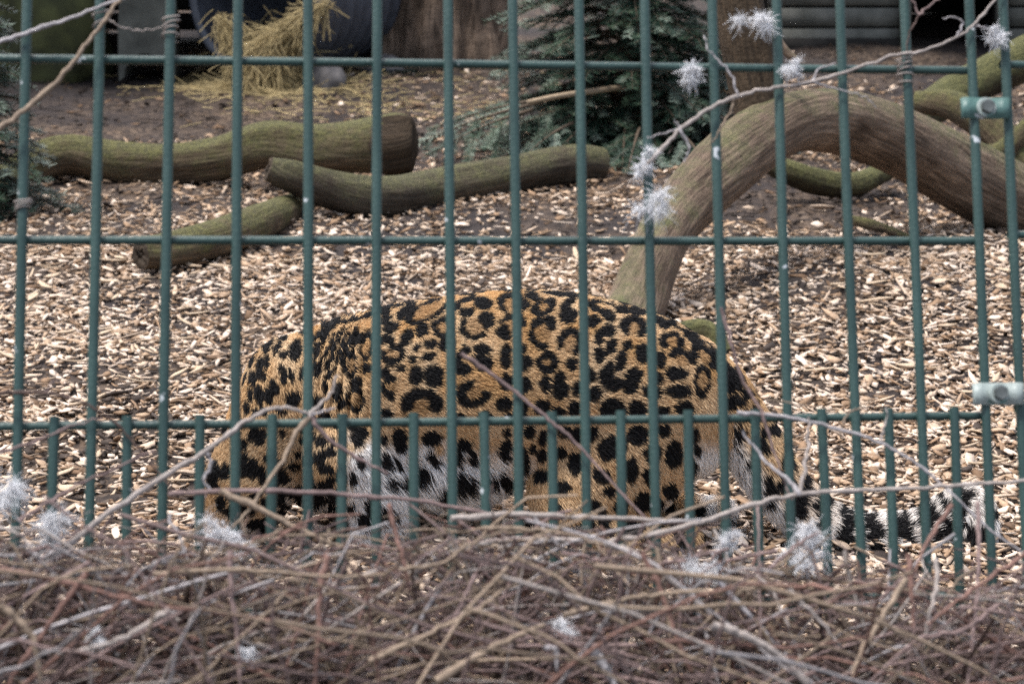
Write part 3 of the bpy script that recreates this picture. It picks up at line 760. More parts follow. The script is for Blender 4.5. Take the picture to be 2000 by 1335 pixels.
# skin folds of the neck
cx, cy = chart(BV)
fold = ss(590, 625, cx) * (1 - ss(690, 730, cx)) * ss(600, 640, cy) * (1 - ss(800, 860, cy))
wav = np.array([math.sin((a + 0.10 * (b - 700) + 14 * mnoise.noise((a * 0.01, b * 0.008, 0))) * 2 * math.pi / 17) for a, b in zip(cx, cy)])
BV += BN * (0.008 * fold * wav)[:, None]
lump_n = np.array([mnoise.noise(tuple(p * 7)) for p in BV]); BV += BN * (0.004 * lump_n)[:, None]
body.vertices.foreach_set("co", BV.astype(np.float32).ravel()); body.update()

# coat pattern: (x, y, rx, ry, turn) solid spots and (x, y, rx, ry, turn, from, to, width) open rosettes, in chart units
SPOTS = [(793,605,20,9,-35),(752,607,11,6,-30),(754,622,12,9,-35),(765,640,16,9,-20),(755,663,14,8,0),(796,660,10,15,25),(825,646,11,12,30),(944,591,16,11,10),(913,610,14,9,-15),(891,597,8,10,0),(910,583,18,5,-20),(952,624,13,15,-10),(951,640,8,9,0),(1043,577,13,8,10),(1025,596,11,8,-25),(983,650,12,12,0),(1017,628,10,12,0),(843,674,11,8,10),(817,678,9,5,-30),(838,697,12,6,-15),(809,704,8,8,0),(873,675,14,9,-20),(911,684,12,7,0),(944,684,14,9,10),(944,709,20,13,20),(896,710,10,18,0),(907,723,13,9,0),(989,698,10,20,0),(1019,684,9,10,0),(1025,711,12,13,0),(815,735,12,15,0),(850,735,17,19,0),(786,721,7,6,0),(753,729,10,9,0),(990,747,12,14,0),(985,790,14,12,0),(693,659,11,14,10),(719,720,9,10,0),(696,750,11,11,0),(661,763,6,12,0),
(1035,561,25,4,0),(1095,562,25,5,4),(1100,572,32,5,8),(1076,633,10,14,-10),(1111,616,16,14,10),(1106,597,7,14,25),(1118,585,10,5,-30),(1155,628,12,11,0),(1188,616,15,11,15),(1162,598,17,7,40),(1218,602,13,7,10),(1246,607,13,7,12),(1187,646,14,11,-10),(1170,660,9,13,15),(1194,678,9,15,20),(1170,694,10,14,0),(1226,676,10,10,0),(1255,690,14,16,0),(1288,703,11,14,-10),(1117,711,11,11,0),(1356,657,21,10,30),(1292,628,19,9,20),(1321,631,8,6,20),(1066,750,10,14,0),(1094,739,11,10,0),(1094,764,14,16,20),(1212,705,10,18,8),(1185,733,11,22,15),(1198,752,18,11,-10),(1240,733,13,13,0),(1232,756,14,12,0),(1226,745,8,9,0),(1321,731,20,11,5),(1323,764,22,12,0),(1154,735,9,13,0),(1160,770,13,12,0),(1127,758,9,12,0),(1286,739,9,11,0),(1273,766,16,12,0),(1025,752,13,14,0),
(1021,799,10,14,0),(1059,796,15,14,0),(1091,804,11,9,0),(1123,797,11,14,0),(1197,799,22,18,0),(1245,800,16,14,0),(1291,803,15,9,0),(1338,797,17,12,0),(1356,851,10,15,0),(1033,843,10,11,0),(1060,855,8,14,0),(1103,843,12,11,0),(1128,849,10,13,0),(1159,847,10,13,0),(1042,876,6,9,0),(1059,889,9,11,0),(1096,885,12,11,0),(1025,897,9,22,-8),(1126,906,12,21,0),(1191,876,18,21,0),(1218,872,6,10,0),(1247,849,18,17,0),(1296,841,12,12,0),(1275,887,15,16,0),(1317,887,15,25,0),(1176,931,16,13,20),(1233,918,14,21,0),(1271,931,14,16,0),(1059,933,11,14,0),(1099,954,15,12,0),(1312,960,12,14,0),(1258,981,14,20,0),(1241,1036,20,15,0),(1134,1036,12,10,0),(1193,960,12,10,0),(1090,1000,13,10,0),(1160,990,12,10,0),(1300,1020,12,10,0),(1190,1040,14,9,0),
(704,853,12,18,10),(749,861,7,9,0),(782,861,13,21,-10),(845,857,17,14,0),(907,869,14,11,0),(895,892,9,13,0),(924,894,9,14,0),(989,877,12,17,10),(991,844,8,9,0),(751,906,8,16,-10),(774,908,7,12,0),(843,892,8,9,0),(858,906,9,9,0),(827,930,16,17,0),(786,949,11,12,0),(868,966,10,12,0),(901,943,12,20,0),(920,947,11,14,0),(961,941,9,10,0),(987,935,13,14,-40),(755,809,12,10,0),(800,820,10,8,0),(950,815,14,8,0),(1000,815,10,8,0),(900,815,10,7,0),(690,830,9,10,0),(660,830,8,9,0),(705,905,6,12,0),
(549,641,14,7,-5),(516,672,9,18,22),(545,659,10,5,-25),(537,679,6,14,8),(575,683,11,20,5),(552,692,7,8,0),(504,719,7,19,5),(519,707,6,13,0),(513,737,6,9,0),(487,700,5,16,15),(490,741,6,14,-5),(473,741,4,13,0),(506,772,9,16,-10),(487,772,5,12,-10),(480,796,6,10,0),(535,757,9,15,-15),(525,772,6,14,-10),(552,731,6,17,-15),(569,734,5,13,-15),(573,779,13,13,0),(621,788,11,12,0),(590,729,5,12,0),(618,724,7,16,0),(642,734,6,9,0),(638,757,6,12,-5),(618,686,5,12,0),(635,634,14,10,20),(628,652,12,12,20),(606,660,9,8,0),(513,803,6,8,0),(497,807,5,8,0),(549,803,9,7,0),(590,645,12,6,5),(655,775,6,10,0),(668,790,8,9,0),(600,815,8,9,0),(640,815,8,8,0),
(1352,915,12,17,0),(1345,985,11,12,0),(1365,880,7,10,0),(1285,985,13,12,0),(1215,990,13,13,0),(409,930,12,24,12),(425,985,9,14,0),(470,905,10,12,0),(545,930,12,14,0),(600,905,11,14,0),(575,965,12,12,0),(632,950,12,12,0),(1410,715,20,11,40),(1432,742,20,24,-30),(1395,690,14,6,35),(1440,785,22,12,0),(1470,775,16,9,45)]
RINGS = [(835,606,40,16,-30,20,340,11),(868,640,18,17,0,30,330,11),(928,640,24,20,0,40,230,9),(1000,594,22,19,0,100,400,10),(768,692,18,16,0,-120,200,11),(767,758,14,17,0,60,300,11),(826,790,28,22,0,150,400,17),(926,770,24,19,0,-20,280,14),(718,675,11,24,5,0,360,8),(686,712,12,22,0,0,340,8),(697,780,15,19,0,0,360,9),(1063,600,20,12,-28,0,360,11),(1060,652,22,25,0,60,330,10),(1113,672,18,25,10,150,420,12),(1240,638,20,16,10,110,430,12),(1314,668,18,15,25,100,440,11),(1333,704,19,15,10,180,370,12),(1377,694,24,13,40,120,400,9),(1070,709,16,14,0,0,360,12),(1372,745,13,27,5,0,360,10),(1000,640,22,22,0,90,300,8),(1360,690,5,5,0,0,360,6)]
STROKES = [([(640,628),(700,620),(740,603),(800,583),(850,570),(885,566)],12),([(890,564),(940,560),(1000,556)],13),([(1000,555),(1060,555),(1130,561),(1180,571),(1240,589)],10),([(1165,576),(1212,587)],7),([(1160,585),(1200,595)],7),([(1228,592),(1262,603)],6),([(1262,606),(1320,630),(1370,660),(1410,690)],6)]
for k in range(44):                          # coat streaks that also paint in the dark of the neck folds
    x0 = 622 + 78 * rng.random(); y0 = 632 + 60 * rng.random()
    STROKES.append(([(x0, y0), (x0 - 6 - 6 * rng.random(), y0 + 16), (x0 - 12 - 8 * rng.random(), y0 + 30 + 20 * rng.random())], 2.5 + 3 * rng.random()))
HEADSPOTS = [(395 + 260 * rng.random(), 822 + 255 * rng.random(), 5 + 6 * rng.random(), 6 + 6 * rng.random(), 0) for k in range(125)]
LEGSPOTS = [(600 + 180 * rng.random(), 930 + 150 * rng.random(), 7 + 5 * rng.random(), 7 + 5 * rng.random(), 0) for k in range(24)] + [(1080 + 330 * rng.random(), 1000 + 90 * rng.random(), 7 + 5 * rng.random(), 6 + 4 * rng.random(), 0) for k in range(26)]
def fast_noise(x, y, s, seed):
    """cheap smooth noise from a random lattice"""
    G = np.random.default_rng(seed).normal(0, 1, (64, 64))
    X = x / s; Y = y / s; i = np.floor(X).astype(int); j = np.floor(Y).astype(int); fx = X - i; fy = Y - j
    fx = fx * fx * (3 - 2 * fx); fy = fy * fy * (3 - 2 * fy)
    g = lambda a, b: G[a % 64, b % 64]
    return (g(i, j) * (1 - fx) + g(i + 1, j) * fx) * (1 - fy) + (g(i, j + 1) * (1 - fx) + g(i + 1, j + 1) * fx) * fy
TC = catmull(np.array(TAILPTS, float), 120); TAIL3 = np.array([LP(a, b, d) for a, b, c, d in TC]); TAILS = np.concatenate([[0], np.cumsum(np.linalg.norm(np.diff(TAIL3, axis=0), axis=1))])
TAILT = np.gradient(TAIL3, axis=0); TAILT /= np.linalg.norm(TAILT, axis=1)[:, None]
def coat(P, N):
    """returns darkness 0..1, base colour, tail flag index"""
    x, y = chart(P)
    wx = x + 1.8 * fast_noise(x, y, 12, 1) + 0.7 * fast_noise(x, y, 5, 2); wy = y + 1.8 * fast_noise(x, y, 12, 3) + 0.7 * fast_noise(x, y, 5, 4)
    dark = np.zeros(len(P)); inner = np.zeros(len(P))
    def ell(cx, cy, rx, ry, rot):
        a = math.radians(rot); ca, sa = math.cos(a), math.sin(a)
        sel = np.where((np.abs(wx - cx) < 1.6 * max(rx, ry)) & (np.abs(wy - cy) < 1.6 * max(rx, ry)))[0]
        dx, dy = wx[sel] - cx, wy[sel] - cy
        return sel, (dx * ca + dy * sa) / rx, (-dx * sa + dy * ca) / ry
    for (cx_, cy_, rx, ry, rot) in SPOTS + HEADSPOTS + LEGSPOTS:
        sel, u, v = ell(cx_, cy_, rx * 1.22 + 0.9, ry * 1.22 + 0.9, rot); r = np.hypot(u, v)
        dark[sel] = np.maximum(dark[sel], 1 - ss(0.86, 1.08, r))
    for (cx_, cy_, rx, ry, rot, a0, a1, w_) in RINGS:
        sel, u, v = ell(cx_, cy_, rx, ry, rot); r = np.hypot(u, v); ang = np.degrees(np.arctan2(v, u))
        rel = np.mod(ang - a0, 360); ok = rel < (a1 - a0)
        m_ = (rx + ry) / 2; d = np.abs(r - 1) * m_
        dark[sel] = np.maximum(dark[sel], ok * (1 - ss(w_ * 0.60, w_ * 0.78, d))); inner[sel] = np.maximum(inner[sel], 0.9 * (1 - ss(0.7, 1.0, r)))
    for pts, w_ in STROKES:
        for (ax_, ay_), (bx_, by_) in zip(pts[:-1], pts[1:]):
            ex, ey = bx_ - ax_, by_ - ay_; l2 = ex * ex + ey * ey
            t = np.clip(((wx - ax_) * ex + (wy - ay_) * ey) / l2, 0, 1); d = np.hypot(wx - ax_ - t * ex, wy - ay_ - t * ey)
            dark = np.maximum(dark, 1 - ss(w_ * 0.4, w_ * 0.62, d))
    # tail: broken bands over the upper side, white beneath, black tip bands
    tail = (P[:, 0] > LP(1425, 800)[0]) & (y > 690)
    ti = np.zeros(len(P), int)
    if tail.any():
        idx = np.where(tail)[0]
        for s0 in range(0, len(idx), 20000):
            q = idx[s0:s0 + 20000]; ti[q] = np.argmin(((P[q, None] - TAIL3[None]) ** 2).sum(-1), 1)
        s_ = TAILS[ti[idx]]; tt = TAILT[ti[idx]]
        up = np.cross(np.array([0, 1.0, 0]), tt); up /= np.linalg.norm(up, axis=1)[:, None]; up *= np.where(up[:, 2] < 0, -1, 1)[:, None]
        side_ = (P[idx] - TAIL3[ti[idx]]); side_ /= np.linalg.norm(side_, axis=1)[:, None] + 1e-9; uu = (side_ * up).sum(-1)
        ph = s_ / 0.066 + 0.35 * uu + 0.25 * fast_noise(x[idx], y[idx], 18, 9)
        band = np.abs(np.mod(ph, 1) - 0.5)
        bd = 1 - ss(0.22, 0.29, band); bd *= ss(-0.95, -0.35, uu + 0.35 * fast_noise(x[idx], y[idx], 12, 12) + 0.25 * ss(0.4, 0.8, s_))
        dark[idx] = np.maximum(dark[idx] * (s_ < 0.12), bd * ss(0.10, 0.16, s_))
    under = np.clip(-N[:, 2], 0, 1)
    white = ss(850, 905, y + 14 * fast_noise(x, y, 22, 20)) * (1 - ss(985, 1020, x)) * ss(655, 700, x)
    white = np.maximum(white, ss(1330, 1372, x - 0.30 * (y - 900)) * (1 - ss(1410, 1440, x)) * ss(850, 900, y))
    white = np.maximum(white, 0.8 * ss(0.35, 0.8, under) * ss(840, 900, y))
    if tail.any():
        idx = np.where(tail)[0]
        white[idx] = np.maximum(0.9 * (1 - ss(-0.55, 0.15, uu)), 0.75 * ss(0.25, 0.5, s_))
    tawny = np.array([0.58, 0.345, 0.15]); pale = np.array([0.72, 0.52, 0.32]); wh = np.array([0.93, 0.92, 0.91]); rust = np.array([0.33, 0.185, 0.08])
    f = np.clip(0.5 + 0.4 * fast_noise(x, y, 40, 30), 0, 1)[:, None]
    base = tawny * (1 - f) + pale * f
    hi = ss(720, 860, y)[:, None] * 0.45
    base = base * (1 - hi) + pale * 1.08 * hi
    base = base * (1 - 0.75 * inner[:, None]) + rust * 0.75 * inner[:, None]
    muz = (np.exp(-((x - 452) / 34) ** 2 - ((y - 1040) / 30) ** 2) * 0.8 + np.exp(-((x - 560) / 30) ** 2 - ((y - 985) / 40) ** 2) * 0.5); white = np.maximum(white, np.clip(muz, 0, 1))
    head = ((x < 640) & (y > 830))[:, None]
    base = np.where(head, base * 0.78, base)  # darker coat here paints in the head's own shading
    base = base * (1 - white[:, None]) + wh * white[:, None]
    return dark, base, white, tail, ti, x, y
dk, bs, wh_, _, _, _, _ = coat(BV, BN)
a = body.attributes.new("tint", 'FLOAT_COLOR', 'POINT'); cc = np.ones((nv, 4), np.float32); cc[:, :3] = bs * 0.8 * (1 - dk[:, None]) + 0.012 * dk[:, None]; a.data.foreach_set("color", cc.ravel())
lorg = LP(1000, 1085); lorg[1] = YL; lorg[2] = 0
BV2 = BV - lorg; body.vertices.foreach_set("co", BV2.astype(np.float32).ravel()); body.update()
body.polygons.foreach_set("use_smooth", np.ones(len(body.polygons), bool)); body.materials.clear()
body.name = "leopard"
M_SKIN = mat_tint("leopard_skin", 0.85, 0.1, 300, 0.2)
leopard = add("leopard", body, M_SKIN, loc=lorg)
tag(leopard, "spotted tawny leopard crouching low behind the fence with its head down", "leopard")
# fur
body.calc_loop_triangles(); nt = len(body.loop_triangles)
TR = np.zeros(nt * 3, np.int32); body.loop_triangles.foreach_get("vertices", TR); TR = TR.reshape(-1, 3)
A_, B_, C_ = BV[TR[:, 0]], BV[TR[:, 1]], BV[TR[:, 2]]
area = np.linalg.norm(np.cross(B_ - A_, C_ - A_), axis=1) / 2
body.vertices.foreach_get("normal", BN2 := np.zeros(nv * 3, np.float32)); BN2 = BN2.reshape(-1, 3).astype(float)
NF = 230000
cum = np.cumsum(area); tri = np.searchsorted(cum, rng.random(NF) * cum[-1]).clip(0, nt - 1)
r1, r2 = rng.random(NF), rng.random(NF); fl = r1 + r2 > 1; r1[fl] = 1 - r1[fl]; r2[fl] = 1 - r2[fl]
P = A_[tri] + (B_[tri] - A_[tri]) * r1[:, None] + (C_[tri] - A_[tri]) * r2[:, None]
Nn = BN2[TR[tri, 0]] * (1 - r1 - r2)[:, None] + BN2[TR[tri, 1]] * r1[:, None] + BN2[TR[tri, 2]] * r2[:, None]; Nn /= np.linalg.norm(Nn, axis=1)[:, None] + 1e-9
_d, _b2, wh_, tail, ti, fx, fy = coat(P, Nn)
D = np.zeros_like(P)
D[:, 0] = 0.9; D[:, 2] = -0.25 - 0.9 * ss(760, 950, fy)
neck = (1 - ss(640, 740, fx)); D[:, 0] = D[:, 0] * (1 - 0.75 * neck); D[:, 2] -= 0.55 * neck
rump = ss(1280, 1400, fx); D[:, 2] -= 0.8 * rump
headm = (fx < 560) & (fy > 830); D[headm] = np.array([0.5, 0, 0.7])
D[tail] = TAILT[ti[tail]]
wob = np.stack([fast_noise(fx, fy, 30, 50), fast_noise(fx, fy, 30, 51), fast_noise(fx, fy, 30, 52)], -1) * 0.25 + rng.normal(0, 0.16, P.shape)
D += wob
D -= Nn * (D * Nn).sum(-1)[:, None]; D /= np.linalg.norm(D, axis=1)[:, None] + 1e-9
ln = 0.012 + 0.022 * ss(850, 950, fy) * ss(700, 740, fx) * (1 - ss(1000, 1040, fx)) + 0.006 * wh_ + 0.007 * tail
ln *= 0.65 + 0.7 * rng.random(NF)
lift = 0.34 + 0.10 * rng.normal(0, 1, NF) + 0.2 * tail
dk, bs, wh_, _t, _ti, _fx, _fy = coat(P + D * (ln * 0.55)[:, None] + rng.normal(0, 0.0009, P.shape), Nn)
K1 = P + (ln * 0.33)[:, None] * (D * np.cos(lift + 0.35)[:, None] + Nn * np.sin(lift + 0.35)[:, None])
K2 = K1 + (ln * 0.33)[:, None] * (D * np.cos(lift)[:, None] + Nn * np.sin(lift)[:, None])
K3 = K2 + (ln * 0.33)[:, None] * (D * np.cos(lift - 0.4)[:, None] + Nn * np.sin(lift - 0.4)[:, None] + np.array([0, 0, -0.25]))
pts = np.stack([P - Nn * 0.001, K1, K2, K3], 1) - lorg
hc = bpy.data.hair_curves.new("fur"); hc.add_curves([4] * NF)
hc.position_data.foreach_set("vector", pts.astype(np.float32).ravel())
rad = hc.attributes.get("radius") or hc.attributes.new("radius", 'FLOAT', 'POINT')
rad.data.foreach_set("value", np.tile(np.array([0.00052, 0.00046, 0.00034, 0.00008], np.float32), NF))
ca = hc.attributes.new("tint", 'FLOAT_COLOR', 'CURVE'); cc = np.ones((NF, 4), np.float32)
isd = (rng.random(NF) < dk)[:, None]
cc[:, :3] = np.where(isd, np.array([0.010, 0.0095, 0.0105]) * (0.6 + 1.0 * rng.random((NF, 1))), bs * (0.72 + 0.5 * rng.random((NF, 1))))
ca.data.foreach_set("color", cc.ravel())
M_FUR, N_, L_, b_ = new_mat("leopard_fur", 0.62, 0.18)
at_ = N_.new("ShaderNodeAttribute"); at_.attribute_name = "tint"; L_.new(at_.outputs["Color"], b_.inputs["Base Color"])
hc.materials.append(M_FUR)
fur = bpy.data.objects.new("fur", hc); C.objects.link(fur); fur.parent = leopard; fur["kind"] = "stuff"
M_EYE, N_, L_, b_ = new_mat("amber_eye", 0.1, 0.6); b_.inputs["Base Color"].default_value = (0.10, 0.065, 0.02, 1)
M_NOSE, N_, L_, b_ = new_mat("dark_nose", 0.4, 0.5); b_.inputs["Base Color"].default_value = (0.05, 0.025, 0.022, 1)
for nm, (a_, c_, yo), r3, mt in (("eye", (450, 966, -0.104), (0.008, 0.006, 0.008), M_EYE), ("eye", (436, 968, -0.012), (0.008, 0.006, 0.008), M_EYE), ("nose", (426, 1046, -0.06), (0.016, 0.02, 0.013), M_NOSE)):
    V, F = sphere_vf(np.zeros(3), r3, 0, 10); add(nm, mesh_np(nm, V, F, smooth=True), mt, leopard, LP(a_, c_, yo) - lorg)

# ------------------------------------------------------------------ fence
RODX = [(55, 20, 33, 930), (195, 20, 176, 1000), (333, 20, 318, 1040), (466, 20, 458, 940), (600, 20, 600, 1000), (735, 20, 735, 950), (875, 20, 881, 970), (999, 20, 1010, 980), (1127, 20, 1144, 970), (1257, 20, 1277, 990), (1387, 20, 1413, 1000), (1512, 20, 1541, 1000), (1638, 20, 1677, 1100), (1763, 20, 1800, 1000), (1887, 20, 1932, 1080)]
Bm = np.linalg.pinv(np.stack([FU, FV], 1))
def uv_of(p): return Bm @ (p - FO)
RV, RH = 0.0056, 0.0048
def rod(parent, A, B, r, seed, name):
    n = max(6, int(np.linalg.norm(B - A) / 0.03)); t = np.linspace(0, 1, n)[:, None]
    P = A + (B - A) * t
    P = P + FN * (0.0012 * np.sin(t * 9 + seed)) + FU * (0.0008 * np.sin(t * 7 + 2 * seed))
    R = r * (1 + 0.05 * np.array([mnoise.noise((seed, q * 40, 0)) for q in t[:, 0]]))
    V, F = tube(P, R, 14); o0 = np.array(parent.location)
    o = add(name, fix_quads(mesh_np(name, V - o0, F, smooth=True)), M_ROD, parent)
    return o
fb = fence_pt(0.53, 0.92); fb[2] = float(ground_z(fb[0], fb[1]))
panel = empty("rod_fence", fb)
tag(panel, "dark green steel rod fence panel with close-set lower rods before the leopard", "fence")
fence_us = []
for i in range(-6, 15):
    if i >= 0:
        a, b, c, d = RODX[i]
        u0, v0 = uv_of(on_fence(a, b)); u1, v1 = uv_of(on_fence(c, d))
        ua = u0 + (u1 - u0) / (v1 - v0) * (-0.75 - v0); ub = u0 + (u1 - u0) / (v1 - v0) * (0.95 - v0)
    else:
        ua = ub = i * 0.0758
    fence_us.append((ua, ub))
    rod(panel, fence_pt(ua, -0.75) + FN * 0.009, fence_pt(ub, 0.95) + FN * 0.009, RV, i + 20, "vertical_rod")
for (ua, ub), (ua2, ub2) in zip(fence_us[:-1], fence_us[1:]):
    f = (0.392 + 0.75) / 1.7; um = (ua + ua2) / 2 * (1 - f) + (ub + ub2) / 2 * f
    rod(panel, fence_pt(um, 0.391) + FN * 0.009, fence_pt(um, 0.95) + FN * 0.009, RV, um * 50, "short_rod")
uL = fence_us[0][0] - 0.02; 
for k in range(-3, 5):
    f = (k * 0.2 + 0.75) / 1.7; ue = fence_us[-1][0] * (1 - f) + fence_us[-1][1] * f
    rod(panel, fence_pt(uL, k * 0.2), fence_pt(ue + 0.004, k * 0.2), RH, 60 + k, "horizontal_rod")
u2a = uv_of(on_fence(1956, 20)); u2b = uv_of(on_fence(1993, 900))
sl = (u2b[0] - u2a[0]) / (u2b[1] - u2a[1])
fb2 = fence_pt(1.5, 0.92); fb2[2] = float(ground_z(fb2[0], fb2[1]))
panel2 = empty("rod_fence", fb2)
tag(panel2, "adjoining green steel fence panel clamped on beyond the joint", "fence")
for i in range(0, 8):
    du = i * 0.0758
    e0 = u2a[0] + du + sl * (-0.75 - u2a[1]); e1 = u2a[0] + du + sl * (0.95 - u2a[1])
    rod(panel2, fence_pt(e0, -0.75) + FN * 0.006, fence_pt(e1, 0.95) + FN * 0.006, RV, i + 80, "vertical_rod")
    if i: 
        f = (0.385 + 0.75) / 1.7; um = e0 * (1 - f) + e1 * f - 0.0379
        rod(panel2, fence_pt(um, 0.385) + FN * 0.006, fence_pt(um, 0.95) + FN * 0.006, RV, i + 180, "short_rod")
for k in range(-3, 5):
    v = k * 0.2 - 0.008; e0 = u2a[0] + sl * (v - u2a[1])
    rod(panel2, fence_pt(e0 - 0.003, v) - FN * 0.003, fence_pt(e0 + 0.56, v) - FN * 0.003, RH, 90 + k, "horizontal_rod")

def clamp(px, py, wpx, hpx, mat, label):
    c = on_fence(px, py, 0.0195)
    root = empty("fence_clamp", c)
    U = FU / np.linalg.norm(FU); Vd = -FV / np.linalg.norm(FV)
    W = wpx / 1730 / 2; H = hpx / 1730 / 2
    # strap: bulges over both rods, dips at the bolt
    prof = []
    for s in np.linspace(-1, 1, 25):
        x = s * W; d = min(abs(abs(x) - W * 0.74), 1)
        prof.append((x, 0.0028 * math.exp(-(d / (W * 0.20)) ** 2) - 0.0025))
    V = []; 
    for sy in (-1, 1):
        for dz in (0.0, -0.004):
            for x, z in prof: V.append(U * x + Vd * H * sy * (1 - 0.04 * (abs(x) > W * .97)) + FN * (z + dz))
    n = len(prof); F = []
    for i in range(n - 1):
        F += [[i, i + 1, 2 * n + i + 1, 2 * n + i], [n + i, 3 * n + i, 3 * n + i + 1, n + i + 1], [i, n + i, n + i + 1, i + 1], [2 * n + i, 2 * n + i + 1, 3 * n + i + 1, 3 * n + i]]
    F += [[0, 2 * n, 3 * n, n], [n - 1, 2 * n - 1, 4 * n - 1, 3 * n - 1]]
    strap = add("strap", mesh_np("strap", np.array(V), np.array(F)), mat, root)
    bm = bmesh.new(); bmesh.ops.create_cone(bm, cap_ends=True, segments=20, radius1=H * 0.98, radius2=H * 0.9, depth=0.0022)
    me = bpy.data.meshes.new("washer"); bm.to_mesh(me); bm.free()
    rotq = Vector(FN).to_track_quat('Z', 'Y')
    w_ = add("washer", me, M_BARE, root, FN * 0.0006); w_.rotation_euler = rotq.to_euler()
    bm = bmesh.new(); bmesh.ops.create_cone(bm, cap_ends=True, segments=6, radius1=H * 0.72, radius2=H * 0.70, depth=0.0065)
    bmesh.ops.bevel(bm, geom=[e for e in bm.edges], offset=0.0008, segments=2, affect='EDGES')
    me = bpy.data.meshes.new("bolt"); bm.to_mesh(me); bm.free()
    b2 = add("bolt", me, M_STEEL, root, FN * 0.0052); b2.rotation_euler = rotq.to_euler()
    tag(root, label, "clamp", "clamps joining the fence panels")
    return root
clamp(1927, 210, 100, 42, M_CLAMP, "dark green clamp with a scratched painted strap round both edge rods")
clamp(1952, 768, 102, 43, M_BARE, "bleached pale clamp with a grey bolt, level with the leopard")

# ------------------------------------------------------------------ dry vine stems, tendrils and thicket
COL = dict(pale=(0.40, 0.345, 0.315), tan=(0.30, 0.225, 0.165), red=(0.21, 0.118, 0.095), plum=(0.235, 0.165, 0.155), grey=(0.40, 0.37, 0.375), dark=(0.10, 0.065, 0.055))
def stem_mesh(bag_, pts, wpx, col, taper=0.45, seed=0.0, k=7):
    P = np.array([on_fence(a, b, o) for a, b, o in pts]); m = max(14, 6 * len(P))
    S = catmull(P, m)
    jit = np.array([[mnoise.noise((seed, q * 0.6, c_ * 7)) for c_ in range(3)] for q in range(m)]) * 0.003; S = S + jit
    r = wpx / 1730 / 2; R = r * np.linspace(1, taper, m)
    s = np.concatenate([[0], np.cumsum(np.linalg.norm(np.diff(S, axis=0), axis=1))])
    R = R * (1 + 0.35 * np.exp(-((np.mod(s + seed * 0.013, 0.11) - 0.055) / 0.006) ** 2)) * (1 + 0.08 * np.array([mnoise.noise((seed, q * 1.3, 3)) for q in range(m)]))
    cv = np.array(COL[col]) * (0.85 + 0.3 * np.array([mnoise.noise((seed + 5, q * 0.4, 0)) + 0.5 for q in range(m)]))[:, None]
    V, F = tube(S, R, k); bag_.put(V, F, np.vstack([np.repeat(cv, k, 0), cv[:1], cv[-1:]]))
def stem(label, lines, group=None, name="vine_stem"):
    bg2 = Bag()
    for i, (pts, w_, col) in enumerate(lines): stem_mesh(bg2, pts, w_, col, seed=float(abs(hash(label)) % 1) + len(label) + i * 3.7)
    b = on_fence(*lines[0][0][0])
    o = add(name, fix_quads(bg2.mesh(name, b, True)), M_TWIG, loc=b)
    tag(o, label, "vine stem", group or "dry climbing vine stems on the fence")
o1, o2 = 0.035, 0.06
stem("pale thick stem arching up from the thicket past the leopard's neck to a knot", [
    ([(60, 1125, .10), (110, 1085, .08), (200, 1010, .06), (320, 930, .05), (410, 875, .045), (480, 822, .04), (540, 796, .04), (585, 802, .035), (608, 812, .03)], 13, 'pale'),
    ([(604, 812, .03), (625, 790, .03), (648, 768, .03), (655, 740, .03), (662, 735, .03)], 8, 'pale'),
    ([(604, 812, .03), (640, 800, .03), (655, 795, .03)], 6, 'grey'),
    ([(604, 815, .03), (575, 850, .035), (552, 900, .04), (520, 945, .05), (490, 990, .06), (455, 1030, .08)], 10, 'tan'),
    ([(606, 815, .03), (640, 855, .03), (690, 890, .03), (740, 915, .03), (760, 925, .03)], 9, 'plum')])
stem("crooked grey side twig dangling from the pale arching stem near the leopard's face", [([(402, 880, .045), (412, 905, .045), (400, 930, .045), (398, 940, .045), (415, 960, .045)], 8, 'grey')])
stem("tan stem sloping from the leopard's chin down to a pale knuckle in the thicket", [
    ([(430, 958, .06), (500, 990, .065), (600, 1040, .07), (700, 1085, .075), (800, 1135, .08)], 13, 'tan'), ([(800, 1135, .08), (815, 1180, .08), (835, 1240, .085), (870, 1335, .09)], 11, 'tan')])
stem("long red brown stem crossing low in front of the leopard's belly", [([(330, 965, .05), (450, 958, .05), (600, 960, .05), (700, 968, .05), (800, 975, .05), (900, 992, .05), (1010, 1010, .055), (1180, 1013, .055), (1350, 1022, .06)], 10, 'plum')])
stem("whitish straight stem lying along the thicket top below the leopard's hind leg", [([(880, 1012, .07), (1010, 1004, .07), (1150, 1010, .07), (1280, 1014, .07), (1365, 1020, .07)], 12, 'pale')])
stem("longest pale stem rising from the thicket past the tail to the clamped joint", [
    ([(800, 1122, .09), (870, 1085, .085), (960, 1058, .08), (1060, 1053, .08), (1180, 1057, .08), (1290, 1040, .075), (1380, 1015, .07), (1470, 985, .07), (1560, 965, .065), (1680, 957, .06), (1800, 952, .06), (1900, 945, .06), (2010, 938, .06), (2150, 920, .06)], 13, 'pale'),
    ([(1560, 965, .065), (1540, 940, .06), (1500, 905, .05), (1470, 870, .04), (1448, 840, .04)], 9, 'grey'),
    ([(1562, 965, .065), (1572, 910, .06), (1578, 860, .05), (1580, 815, .05)], 9, 'pale')])
stem("thin purple stem hanging down past the leopard's rump to the pale stem", [([(1408, 600, .03), (1425, 660, .03), (1450, 740, .03), (1485, 800, .035), (1505, 860, .04), (1525, 920, .05), (1545, 975, .06)], 7, 'plum')])
stem("slender grey stem slanting across the leopard's flank", [([(900, 690, .02), (960, 730, .02), (1030, 785, .02), (1080, 825, .022), (1130, 870, .025), (1180, 925, .03), (1240, 990, .045), (1300, 1050, .06)], 8, 'plum')])
